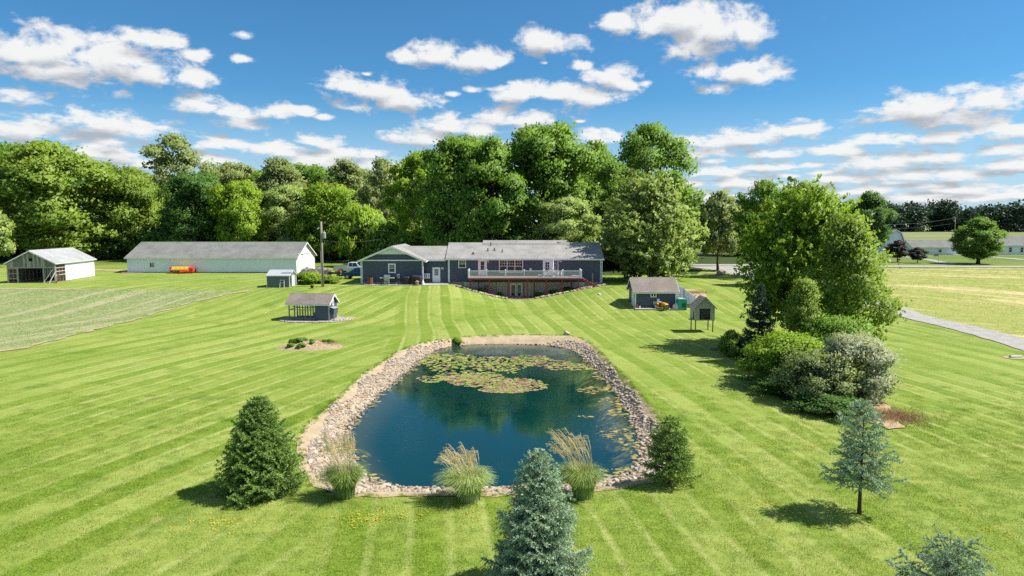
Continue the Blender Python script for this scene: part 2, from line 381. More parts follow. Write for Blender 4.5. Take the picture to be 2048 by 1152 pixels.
# ------------------------------------------------------------------ terrain
def sstep(a, b, x):
    t_ = np.clip((np.asarray(x, float) - a) / (b - a), 0, 1); return t_ * t_ * (3 - 2 * t_)
def ray(px, py): return pix_dir(px, py)
def at_z(px, py, z):
    d = ray(px, py); k = (z - CAMZ) / d.z; return Vector((d.x * k, d.y * k, z))
def at_y(px, py, y):
    d = ray(px, py); k = y / d.y; return Vector((d.x * k, y, CAMZ + d.z * k))
def mpp(y): return (y * math.cos(PITCH) + 6 * math.sin(PITCH)) / F        # metres per photograph pixel at distance y
WATER_Z = -0.55
WPX = [(905,691),(960,688),(1040,688),(1105,691),(1145,701),(1172,717),(1200,743),(1226,772),(1252,812),(1273,855),(1287,893),(1279,932),(1245,955),(1190,966),(1100,975),(1000,977),(890,977),(800,976),(742,967),(712,938),(692,885),(693,860),(722,824),(768,782),(810,748),(845,718),(870,701)]
OPX = [(900,677),(960,671),(1040,670),(1120,671),(1160,674),(1185,690),(1222,728),(1258,765),(1300,812),(1330,860),(1345,905),(1335,950),(1290,972),(1205,981),(1110,989),(1000,991),(880,994),(760,992),(690,995),(632,982),(600,930),(592,872),(640,828),(705,770),(728,745),(770,722),(800,700),(850,684)]
def smooth_poly(P, it=2):
    P = np.array([(p.x, p.y) for p in P])
    for _ in range(it):
        Q = np.roll(P, -1, 0); P = np.stack([P * .75 + Q * .25, P * .25 + Q * .75], 1).reshape(-1, 2)
    return P
WP = smooth_poly([at_z(a, b, WATER_Z) for a, b in WPX])
OP = smooth_poly([at_z(a, b, 0) for a, b in OPX])
def poly_dist(P, X, Y):
    X = np.asarray(X, float); Y = np.asarray(Y, float)
    d = np.full(X.shape, 1e9); ins = np.zeros(X.shape, bool)
    for (ax, ay), (bx, by) in zip(P, np.roll(P, -1, 0)):
        ex_, ey_ = bx - ax, by - ay
        t_ = np.clip(((X - ax) * ex_ + (Y - ay) * ey_) / (ex_ * ex_ + ey_ * ey_ + 1e-12), 0, 1)
        d = np.minimum(d, np.hypot(X - ax - t_ * ex_, Y - ay - t_ * ey_))
        c = ((ay > Y) != (by > Y)) & (X < ex_ * (Y - ay) / (ey_ + 1e-12) + ax); ins ^= c
    return d, ins
PROF_X = [-400, -9, -7.5, -5.3, -2.9, -.4, 2.2, 4.5, 6.6, 8.7, 12.5, 15, 400]
PROF_Z = [2.05, 2.05, 1.98, 1.38, .80, .30, .30, .66, 1.05, 1.5, 2.0, 2.05, 2.05]
_fx = np.linspace(-40, 40, 801); _fz = np.interp(_fx, PROF_X, PROF_Z)
_fz = np.convolve(np.pad(_fz, 10, mode='edge'), np.ones(21) / 21, 'valid')
def h(X, Y):
    X = np.asarray(X, float); Y = np.asarray(Y, float)
    X, Y = np.broadcast_arrays(X, Y)
    prof = np.interp(X, _fx, _fz)
    prof = np.where(Y > 96, prof + (2.05 - prof) * sstep(96, 99, Y), prof)
    z = prof * sstep(71, 90, Y)
    z = z + 3.4 * sstep(200, 470, Y) + 0.05 * np.sin(X * .21 + 1) * np.sin(Y * .17) * sstep(15, 30, np.abs(X))
    near = (np.abs(X) < 22) & (Y > 10) & (Y < 65)
    if near.any():
        z = z.copy()
        dw, iw = poly_dist(WP, X[near], Y[near]); do, io = poly_dist(OP, X[near], Y[near])
        t_ = dw / (dw + do + 1e-6)
        zb = np.where(iw, WATER_Z - np.minimum(1.5, dw * 0.42) * 1.0, np.where(io, WATER_Z * (1 - t_ * t_ * (3 - 2 * t_)), z[near]))
        z[near] = zb
    return z
def hz(x, y): return float(h(np.array([x]), np.array([y]))[0])
def G(px, py):
    d = ray(px, py)
    k = np.concatenate([np.arange(8, 140, 0.25), np.arange(140, 1500, 2.0)])
    X, Y, Z = d.x * k, d.y * k, CAMZ + d.z * k
    below = np.nonzero(Z < h(X, Y))[0]
    i = below[0] if len(below) else len(k) - 1
    return Vector((X[i], Y[i], hz(X[i], Y[i])))

# ------------------------------------------------------------------ mesh helpers
class MB:
    def __init__(s): s.v = []; s.f = []
    def add(s, vs_, fs):
        o = len(s.v); s.v += [tuple(p) for p in vs_]; s.f += [tuple(i + o for i in q) for q in fs]; return s
    def box(s, x0, x1, y0, y1, z0, z1):
        return s.add([(x0,y0,z0),(x1,y0,z0),(x1,y1,z0),(x0,y1,z0),(x0,y0,z1),(x1,y0,z1),(x1,y1,z1),(x0,y1,z1)],
                     [(0,3,2,1),(4,5,6,7),(0,1,5,4),(1,2,6,5),(2,3,7,6),(3,0,4,7)])
    def cbox(s, c, d): return s.box(c[0]-d[0]/2, c[0]+d[0]/2, c[1]-d[1]/2, c[1]+d[1]/2, c[2]-d[2]/2, c[2]+d[2]/2)
    def beam(s, a, b, wd, ht=None):
        a = Vector(a); b = Vector(b); ht = ht or wd
        d = (b - a).normalized(); sd_ = d.cross(Vector((0, 0, 1)))
        if sd_.length < 1e-3: sd_ = Vector((1, 0, 0))
        sd_.normalize(); u = sd_.cross(d)
        p = [q + sd_ * (i * wd / 2) + u * (j * ht / 2) for q in (a, b) for i, j in ((-1,-1),(1,-1),(1,1),(-1,1))]
        return s.add(p, [(0,1,2,3),(7,6,5,4),(0,4,5,1),(1,5,6,2),(2,6,7,3),(3,7,4,0)])
    def tube(s, pts, rad, n=7, cap=True):
        pts = [Vector(p) for p in pts]
        if not hasattr(rad, '__len__'): rad = [rad] * len(pts)
        o = len(s.v); up0 = None
        for i, p in enumerate(pts):
            d = (pts[min(i + 1, len(pts) - 1)] - pts[max(i - 1, 0)]).normalized()
            a = d.cross(Vector((0, 0, 1)) if abs(d.z) < 0.95 else Vector((1, 0, 0))).normalized() if up0 is None else (up0 - d * up0.dot(d)).normalized()
            up0 = a; b = d.cross(a)
            for k in range(n):
                t_ = 2 * math.pi * k / n
                s.v.append(tuple(p + (a * math.cos(t_) + b * math.sin(t_)) * rad[i]))
        for i in range(len(pts) - 1):
            for k in range(n):
                k2 = (k + 1) % n
                s.f.append((o + i*n + k, o + i*n + k2, o + (i+1)*n + k2, o + (i+1)*n + k))
        if cap:
            s.f.append(tuple(o + k for k in range(n))[::-1]); s.f.append(tuple(o + (len(pts)-1)*n + k for k in range(n)))
        return s
    def prism(s, prof, axis, lo, hi):
        n = len(prof)
        mk = {'x': lambda a, b, c: (c, a, b), 'y': lambda a, b, c: (a, c, b), 'z': lambda a, b, c: (a, b, c)}[axis]
        vs_ = [mk(a, b, lo) for a, b in prof] + [mk(a, b, hi) for a, b in prof]
        fs = [tuple(range(n))[::-1], tuple(range(n, 2*n))] + [(i, (i+1) % n, n + (i+1) % n, n + i) for i in range(n)]
        return s.add(vs_, fs)
    def slab(s, q, th):
        q = [Vector(p) for p in q]; nrm = (q[1]-q[0]).cross(q[2]-q[0]).normalized()
        if nrm.z < 0: nrm = -nrm
        t_ = [p + nrm * th for p in q]
        return s.add(q + t_, [(0,1,2,3),(7,6,5,4),(0,4,5,1),(1,5,6,2),(2,6,7,3),(3,7,4,0)])
    def lathe(s, prof, n=12, c=(0, 0, 0)):
        o = len(s.v)
        for r_, z_ in prof:
            for k in range(n):
                t_ = 2*math.pi*k/n; s.v.append((c[0] + r_*math.cos(t_), c[1] + r_*math.sin(t_), c[2] + z_))
        for i in range(len(prof)-1):
            for k in range(n):
                k2 = (k+1) % n; s.f.append((o+i*n+k, o+i*n+k2, o+(i+1)*n+k2, o+(i+1)*n+k))
        s.f.append(tuple(o+k for k in range(n))[::-1]); s.f.append(tuple(o+(len(prof)-1)*n+k for k in range(n)))
        return s
    def mesh(s, name, smooth=False, fix=True):
        me = bpy.data.meshes.new(name); me.from_pydata(s.v, [], s.f)
        if fix:
            import bmesh
            bm = bmesh.new(); bm.from_mesh(me); bmesh.ops.recalc_face_normals(bm, faces=bm.faces); bm.to_mesh(me); bm.free()
        if smooth: me.polygons.foreach_set('use_smooth', [True] * len(me.polygons))
        me.update(); return me
    def build(s, name, m, parent=None, loc=(0, 0, 0), rz=0.0, smooth=False, fix=True, bevel=0.0):
        return link(name, s.mesh(name, smooth, fix), m, parent, loc, rz, bevel)
def link(name, me, m=None, parent=None, loc=(0, 0, 0), rz=0.0, bevel=0.0):
    o = bpy.data.objects.new(name, me); col.objects.link(o)
    if m is not None and me is not None and len(me.materials) == 0: me.materials.append(MATS[m] if isinstance(m, str) else m)
    o.location = loc; o.rotation_euler = (0, 0, rz)
    if parent is not None: o.parent = parent
    if bevel:
        b = o.modifiers.new('bevel', 'BEVEL'); b.width = bevel; b.segments = 2; b.limit_method = 'ANGLE'
    return o
def tag(o, label=None, cat=None, group=None, kind=None):
    for k, v in (('label', label), ('category', cat), ('group', group), ('kind', kind)):
        if v: o[k] = v
    return o
def thing(name, label, cat, loc=(0, 0, 0), rz=0.0, group=None):
    o = bpy.data.objects.new(name, None); col.objects.link(o); o.location = loc; o.rotation_euler = (0, 0, rz)
    o.empty_display_size = 0.3
    return tag(o, label, cat, group)
def copy_tree(o, parent=None):
    c = o.copy(); col.objects.link(c)
    if parent is not None: c.parent = parent
    for ch in list(o.children): copy_tree(ch, c)
    return c
def mesh_np(name, V, per, tint=None, smooth=False):
    """V: (faces*per, 3) loose faces of `per` corners"""
    V = np.ascontiguousarray(V, np.float32); nv = len(V); nf = nv // per
    me = bpy.data.meshes.new(name)
    me.vertices.add(nv); me.vertices.foreach_set('co', V.ravel())
    me.loops.add(nv); me.loops.foreach_set('vertex_index', np.arange(nv, dtype=np.int32))
    me.polygons.add(nf); me.polygons.foreach_set('loop_start', np.arange(0, nv, per, dtype=np.int32))
    if smooth: me.polygons.foreach_set('use_smooth', np.ones(nf, bool))
    if tint is not None:
        a = me.attributes.new('tint', 'FLOAT', 'FACE'); a.data.foreach_set('value', np.ascontiguousarray(tint, np.float32))
    me.update(calc_edges=True); return me

# ground sheet, reaching past the horizon
def build_ground():
    xs = np.concatenate([[-2500, -1500, -900, -600, -400, -300, -220, -170, -140, -120], np.arange(-100, -24, 1.6), np.arange(-24, 24, 0.4), np.arange(24, 100, 1.6), [100, 120, 140, 170, 220, 300, 400, 600, 900, 1500, 2500]])
    ys = np.concatenate([[-400, -100, -40, -10], np.arange(0, 12, 3), np.arange(12, 66, 0.4), np.arange(66, 104, 0.8), np.arange(104, 200, 6), np.arange(200, 480, 20), [500, 600, 800, 1200, 2000, 4000]])
    X, Y = np.meshgrid(xs, ys); Z = h(X, Y)
    do, io = poly_dist(OP, X.ravel(), Y.ravel())
    Z = Z - np.where(io & (do > .35), .16, 0.0).reshape(Z.shape)          # the bank and bed sheets lie above this
    nx, ny = len(xs), len(ys)
    me = bpy.data.meshes.new('ground')
    idx = np.arange(nx * ny).reshape(ny, nx)
    q = np.stack([idx[:-1, :-1], idx[:-1, 1:], idx[1:, 1:], idx[1:, :-1]], -1).reshape(-1, 4).astype(np.int32)
    me.vertices.add(nx * ny); me.vertices.foreach_set('co', np.stack([X, Y, Z], -1).astype(np.float32).ravel())
    me.loops.add(q.size); me.loops.foreach_set('vertex_index', q.ravel())
    me.polygons.add(len(q)); me.polygons.foreach_set('loop_start', np.arange(0, q.size, 4, dtype=np.int32))
    me.polygons.foreach_set('use_smooth', np.ones(len(q), bool)); me.update(calc_edges=True)
    o = link('ground', me, 'lawn'); tag(o, kind='structure')
build_ground()

def drape(name, poly, m, dz, step, wob=0.0, kind='structure', parent=None, seed=1, zfun=None, sub=None):
    """sheet lying on the terrain inside a ground polygon"""
    P = np.array([(p[0], p[1]) for p in poly], float); rg = random.Random(seed)
    seg = sub or step; B = []
    for a, b in zip(P, np.roll(P, -1, 0)):
        n = max(1, int(np.hypot(*(b - a)) / seg))
        for i in range(n): B.append(a + (b - a) * i / n)
    B = np.array(B)
    if wob:
        ph = [rg.uniform(0, 6.28) for _ in range(6)]
        B = B + wob * np.stack([np.sin(B[:, 1] * 1.7 + ph[0]) * .6 + np.sin(B[:, 1] * 4.1 + B[:, 0] * 2 + ph[1]) * .5, np.sin(B[:, 0] * 1.5 + ph[2]) * .6 + np.sin(B[:, 0] * 4.7 + B[:, 1] + ph[3]) * .5], 1)
        B = B + np.array([[rg.gauss(0, wob * .25), rg.gauss(0, wob * .25)] for _ in B])
    x0, y0 = B.min(0); x1, y1 = B.max(0)
    gx, gy = np.meshgrid(np.arange(x0 + step / 3, x1, step), np.arange(y0 + step / 3, y1, step))
    gx = gx.ravel(); gy = gy.ravel()
    d, ins = poly_dist(B, gx, gy); k = ins & (d > step * .4)
    pts = [Vector((a, b)) for a, b in B] + [Vector((a, b)) for a, b in zip(gx[k], gy[k])]
    n = len(B)
    vo, eo, fo, *_ = geometry.delaunay_2d_cdt(pts, [(i, (i + 1) % n) for i in range(n)], [list(range(n))], 1, 1e-5)
    A = np.array([(v.x, v.y) for v in vo]); Z = (zfun or h)(A[:, 0], A[:, 1]) + dz
    me = bpy.data.meshes.new(name); me.from_pydata([(a, b, c) for (a, b), c in zip(A, Z)], [], [tuple(f) for f in fo])
    up = [f for f in me.polygons if f.normal.z < 0]
    if len(up) > len(me.polygons) / 2: me.flip_normals()
    me.polygons.foreach_set('use_smooth', [True] * len(me.polygons)); me.update()
    o = link(name, me, m, parent)
    if kind: o['kind'] = kind
    return o
gp = lambda pts: [G(a, b) for a, b in pts]

# fields, track edges, roads
FIELD_L = gp([(-260, 735), (-60, 711), (60, 693), (180, 662), (300, 628), (400, 600), (492, 583), (440, 581), (300, 580), (120, 578), (0, 576), (-300, 572)])
drape('crop_field', FIELD_L, 'field_left', 0.03, 2.0, 0.25)
drape('field_margin', gp([(-60, 716), (60, 695), (180, 664), (300, 630), (400, 601.5), (494, 584), (494, 582.5), (400, 600), (300, 628), (180, 662), (60, 692.5), (-60, 710)]), 'dirt', 0.05, 0.8, 0.34, seed=3)
drape('field_margin', gp([(0, 579.5), (120, 581), (200, 580.5), (120, 578), (0, 576.5)]), 'dirt', 0.05, 1.2, 0.2, seed=4)
FIELD_R = gp([(1784, 606), (1830, 628), (1930, 657), (2048, 686), (2300, 740), (2300, 537), (2048, 536.5), (1900, 536), (1770, 537), (1760, 560)])
drape('crop_field', FIELD_R, 'field_right', 0.03, 2.0, 0.25)
def strip(pts, wd):
    L, Rr = [], []
    for i, p in enumerate(pts):
        a = pts[max(i-1, 0)]; b = pts[min(i+1, len(pts)-1)]
        t_ = Vector((b[0]-a[0], b[1]-a[1])).normalized(); n = Vector((-t_.y, t_.x)) * (wd[i] if hasattr(wd, '__len__') else wd) / 2
        L.append((p[0]+n.x, p[1]+n.y)); Rr.append((p[0]-n.x, p[1]-n.y))
    return L + Rr[::-1]
def curve(pts, n=6):
    out = []
    for i in range(len(pts)-1):
        p0, p1, p2, p3 = pts[max(i-1,0)], pts[i], pts[i+1], pts[min(i+2, len(pts)-1)]
        for k in range(n):
            t_ = k/n
            out.append(tuple(.5*((2*p1[j])+(-p0[j]+p2[j])*t_+(2*p0[j]-5*p1[j]+4*p2[j]-p3[j])*t_*t_+(-p0[j]+3*p1[j]-3*p2[j]+p3[j])*t_**3) for j in range(2)))
    return out + [tuple(pts[-1][:2])]
drv = [G(2200, 742), G(2048, 690), G(1900, 650), G(1790, 621), G(1720, 603), G(1640, 583), G(1570, 566), G(1515, 551), G(1465, 540), G(1415, 533)]
drive_c = curve([(p.x, p.y) for p in drv])
drape('driveway', strip(drive_c, [3.3] * 28 + [3.4 + .22 * i for i in range(len(drive_c) - 28)]), 'gravel', 0.05, 0.9, 0.10, seed=5)
ROAD = [(-330, 214), (-122, 171), (-60, 156), (-38, 150), (30, 137.5), (75, 131), (160, 129), (400, 131)]
drape('road', strip(curve(ROAD, 8), 5.2), 'asphalt', 0.07, 1.8, 0.0, seed=6)
drape('farm_lane', strip([(-62.5, 112.5), (-66, 118), (-72, 121), (-84, 124)], 3.0), 'dirt', 0.05, 1.0, 0.3, seed=8)
drape('farm_lane', strip([(p.x, p.y) for p in (G(1720, 513), G(1800, 513.5), G(1850, 519), G(1905, 529))], 2.2), 'asphalt', 0.06, 1.0, 0.05, seed=9)
drape('farm_lane', strip([(p.x, p.y) for p in (G(1900, 509.5), G(1960, 513), G(2048, 520), G(2150, 526))], 2.6), 'asphalt', 0.06, 1.0, 0.05, seed=10)

# pond
def bank_z(X, Y):
    dw, iw = poly_dist(WP, X, Y); return h(X, Y) - np.where(iw, np.minimum(.6, .01 + dw * .8), 0.0)
bank = drape('pond_bank', OP, 'bank', 0.02, 0.45, 0.14, seed=11, sub=0.35, zfun=bank_z)
bank_wob = OP
def pond():
    m, t, bs, out = new_mat('pond_bed')
    pos = t.node('ShaderNodeNewGeometry').outputs['Position']
    z = t.sep(pos)[2]
    dep = t.math('SUBTRACT', WATER_Z, z)
    nz = t.noise(pos, 1.5, 6, 0.66, 0.6); nl = t.noise(pos, 0.35, 3)
    right = t.maprange(t.sep(pos)[0], 2.0, 6.0, 0.0, 0.16)
    algae = t.mix(t.noise(pos, 7.0, 4, 0.7), (0.50, 0.38, 0.10), (0.85, 0.68, 0.24))
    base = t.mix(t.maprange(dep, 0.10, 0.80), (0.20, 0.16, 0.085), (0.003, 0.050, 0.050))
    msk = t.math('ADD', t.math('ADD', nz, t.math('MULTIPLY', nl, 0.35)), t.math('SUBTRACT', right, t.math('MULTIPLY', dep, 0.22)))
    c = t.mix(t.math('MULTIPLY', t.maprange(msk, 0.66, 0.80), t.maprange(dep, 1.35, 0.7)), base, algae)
    t.link(c, bs.inputs['Base Color']); bs.inputs['Roughness'].default_value = 1; bs.inputs['Specular IOR Level'].default_value = 0
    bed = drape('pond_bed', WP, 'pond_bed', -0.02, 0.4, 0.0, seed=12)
    m, t, bs, out = new_mat('water')
    pos = t.node('ShaderNodeNewGeometry').outputs['Position']
    tr = t.node('ShaderNodeBsdfTransparent'); tr.inputs[0].default_value = (0.74, 0.82, 0.76, 1)
    gl = t.node('ShaderNodeBsdfGlossy'); gl.inputs['Roughness'].default_value = 0.03; gl.inputs['Color'].default_value = (0.92, 0.96, 1, 1)
    fr = t.node('ShaderNodeFresnel'); fr.inputs['IOR'].default_value = 1.42
    w1 = t.noise(t.vmath('MULTIPLY', pos, (0.8, 2.4, 1)), 2.6, 3, 0.6); w2 = t.noise(t.vmath('MULTIPLY', pos, (1, 2.0, 1)), 9.0, 2, 0.6)
    calm = t.maprange(t.noise(pos, 0.16, 2), 0.40, 0.62, 0.15, 1.0)
    hh = t.math('MULTIPLY', t.math('ADD', t.math('MULTIPLY', w1, 0.65), t.math('MULTIPLY', w2, 0.35)), calm)
    b = t.bump(hh, 0.18, 0.04); t.link(b, gl.inputs['Normal']); t.link(b, fr.inputs['Normal'])
    df = t.node('ShaderNodeBsdfDiffuse'); df.inputs[0].default_value = (0.004, 0.052, 0.050, 1)      # silt held in the water
    body = t.node('ShaderNodeMixShader'); body.inputs[0].default_value = 0.45; t.link(tr.outputs[0], body.inputs[1]); t.link(df.outputs[0], body.inputs[2])
    mx = t.node('ShaderNodeMixShader'); t.link(fr.outputs[0], mx.inputs[0]); t.link(body.outputs[0], mx.inputs[1]); t.link(gl.outputs[0], mx.inputs[2])
    t.link(mx.outputs[0], out.inputs['Surface'])
    O2 = []
    c0 = WP.mean(0)
    for p in WP: O2.append(p + (p - c0) / np.hypot(*(p - c0)) * 0.25)
    me = bpy.data.meshes.new('pond_water'); me.from_pydata([(p[0], p[1], WATER_Z) for p in O2], [], [tuple(range(len(O2)))])
    if me.polygons[0].normal.z < 0: me.flip_normals()
    tag(link('pond_water', me, 'water'), kind='structure')
pond()

# ------------------------------------------------------------------ building helpers (local frame, faces look towards -Y)
def window(root, loc, wd, ht, rz=0.0, cols=3, rows=2, hung=True, trim=0.10, units=1, label=None):
    f = MB(); y0, y1 = -0.06, 0.02
    f.box(-wd/2, wd/2, y0, y1, ht/2-trim, ht/2); f.box(-wd/2, wd/2, y0-.02, y1, -ht/2, -ht/2+trim)
    f.box(-wd/2, -wd/2+trim, y0, y1, -ht/2+trim, ht/2-trim); f.box(wd/2-trim, wd/2, y0, y1, -ht/2+trim, ht/2-trim)
    uw = (wd - 2*trim - (units-1)*trim) / units
    for u in range(units-1):
        x = -wd/2 + trim + (u+1)*uw + u*trim; f.box(x, x+trim, y0, y1, -ht/2+trim, ht/2-trim)
    fr = f.build('window', 'white', root, loc, rz)
    for u in range(units):
        x0 = -wd/2 + trim + u*(uw+trim); x1 = x0 + uw; z0, z1 = -ht/2+trim, ht/2-trim
        if hung:
            zm = (z0+z1)/2; MB().box(x0, x1, -.045, .0, zm-.03, zm+.03).build('meeting_rail', 'white', fr)
            spans = [(z0, zm-.03, 0), (zm+.03, z1, 1)]
        else: spans = [(z0, z1, 1)]
        for za, zb, gr in spans:
            MB().box(x0, x1, -.012, .006, za, zb).build('pane', 'glass', fr)
            if gr and (cols > 1 or rows > 1):
                g = MB()
                for i in range(1, cols): xx = x0 + (x1-x0)*i/cols; g.box(xx-.014, xx+.014, -.03, -.013, za, zb)
                for j in range(1, rows): zz = za + (zb-za)*j/rows; g.box(x0, x1, -.031, -.0135, zz-.014, zz+.014)
                g.build('grille', 'white', fr)
    return fr
def door(root, loc, wd, ht, rz=0.0, lites=None, m='white', trim=0.10, handle=1):
    f = MB(); f.box(-wd/2-trim, -wd/2, -.06, .02, 0, ht); f.box(wd/2, wd/2+trim, -.06, .02, 0, ht); f.box(-wd/2-trim, wd/2+trim, -.065, .02, ht, ht+trim)
    d = MB().box(-wd/2, wd/2, -.03, .02, 0, ht).build('door', m, root, loc, rz)
    f.build('door_frame', 'white', d)
    if lites:
        x0, x1, z0, z1, c, r_ = lites
        for i in range(c):
            for j in range(r_):
                a = x0 + (x1-x0)*i/c; b = x0 + (x1-x0)*(i+1)/c; q = z0 + (z1-z0)*j/r_; p = z0 + (z1-z0)*(j+1)/r_
                MB().box(a+.02, b-.02, -.042, -.02, q+.02, p-.02).build('pane', 'glass', d)
    MB().tube([(handle*(wd/2-.09), -.09, ht*.47), (handle*(wd/2-.09), -.02, ht*.47)], .03, 7).build('handle', 'steel', d)
    return d
def gable(root, L, W, Hw, Hr, wall, roof, trim='white', oe=0.3, og=0.25, wall_end=None, th=0.09, corner=0.10, base=None, make_wall=True, fascia=0.14):
    """ridge along local X; base centre at the origin"""
    prof = [(-W/2, 0), (W/2, 0), (W/2, Hw), (0, Hr), (-W/2, Hw)]
    if make_wall:
        if wall_end:
            e = 0.06
            MB().prism([(a, b) for a, b in prof], 'x', -L/2 + e, L/2 - e).build('wall', wall, root)
            for s_ in (-1, 1): MB().prism(prof, 'x', s_*(L/2) - (e if s_ > 0 else 0), s_*(L/2) + (e if s_ < 0 else 0)).build('end_wall', wall_end, root)
        else: MB().prism(prof, 'x', -L/2, L/2).build('wall', wall, root)
    sl = (Hr - Hw) / (W/2)
    r_ = MB(); up = 0.012
    for s_ in (-1, 1):
        ye = s_*(W/2 + oe); ze = Hw - oe*sl + up; zr = Hr + up
        r_.slab([(-L/2-og, ye, ze), (L/2+og, ye, ze), (L/2+og, 0, zr), (-L/2-og, 0, zr)] if s_ < 0 else [(-L/2-og, 0, zr), (L/2+og, 0, zr), (L/2+og, ye, ze), (-L/2-og, ye, ze)], th)
    ro = r_.build('roof', roof, root)
    MB().prism([(-.14, Hr+th*1.25-.14*sl), (0, Hr+th*1.3+.035), (.14, Hr+th*1.25-.14*sl), (0, Hr+th)], 'x', -L/2-og-.004, L/2+og+.004).build('ridge_cap', roof, ro)
    if fascia:
        for s_ in (-1, 1):
            ye = s_*(W/2 + oe); ze = Hw - oe*sl
            a, b = sorted((ye, ye + s_*.03)); MB().box(-L/2-og, L/2+og, a, b, ze-fascia+.06, ze+.07).build('fascia', trim, root)
            for g in (-1, 1):
                x = g*(L/2+og); xa, xb = sorted((x+.002*g, x + g*.03))
                q = MB(); q.add([(xa,ye,ze-fascia+.05),(xb,ye,ze-fascia+.05),(xb,0,Hr-fascia+.05),(xa,0,Hr-fascia+.05),(xa,ye,ze+.08),(xb,ye,ze+.08),(xb,0,Hr+.10),(xa,0,Hr+.10)],[(0,3,2,1),(4,5,6,7),(0,1,5,4),(1,2,6,5),(2,3,7,6),(3,0,4,7)])
                q.build('rake_board', trim, root)
    if corner:
        for sx in (-1, 1):
            for sy in (-1, 1):
                q = MB(); x = sx*L/2; y = sy*W/2
                q.box(*sorted((x + sx*.02, x - sx*corner)), *sorted((y + sy*.02, y - sy*.003)), 0, Hw-.03)
                q.box(*sorted((x + sx*.021, x - sx*.003)), *sorted((y - sy*.0035, y - sy*corner)), 0, Hw-.03)
                q.build('corner_board', trim, root)
    if base:
        MB().box(-L/2-.03, L/2+.03, -W/2-.03, W/2+.03, -.35, base).build('foundation', 'concrete_old', root)
    return ro

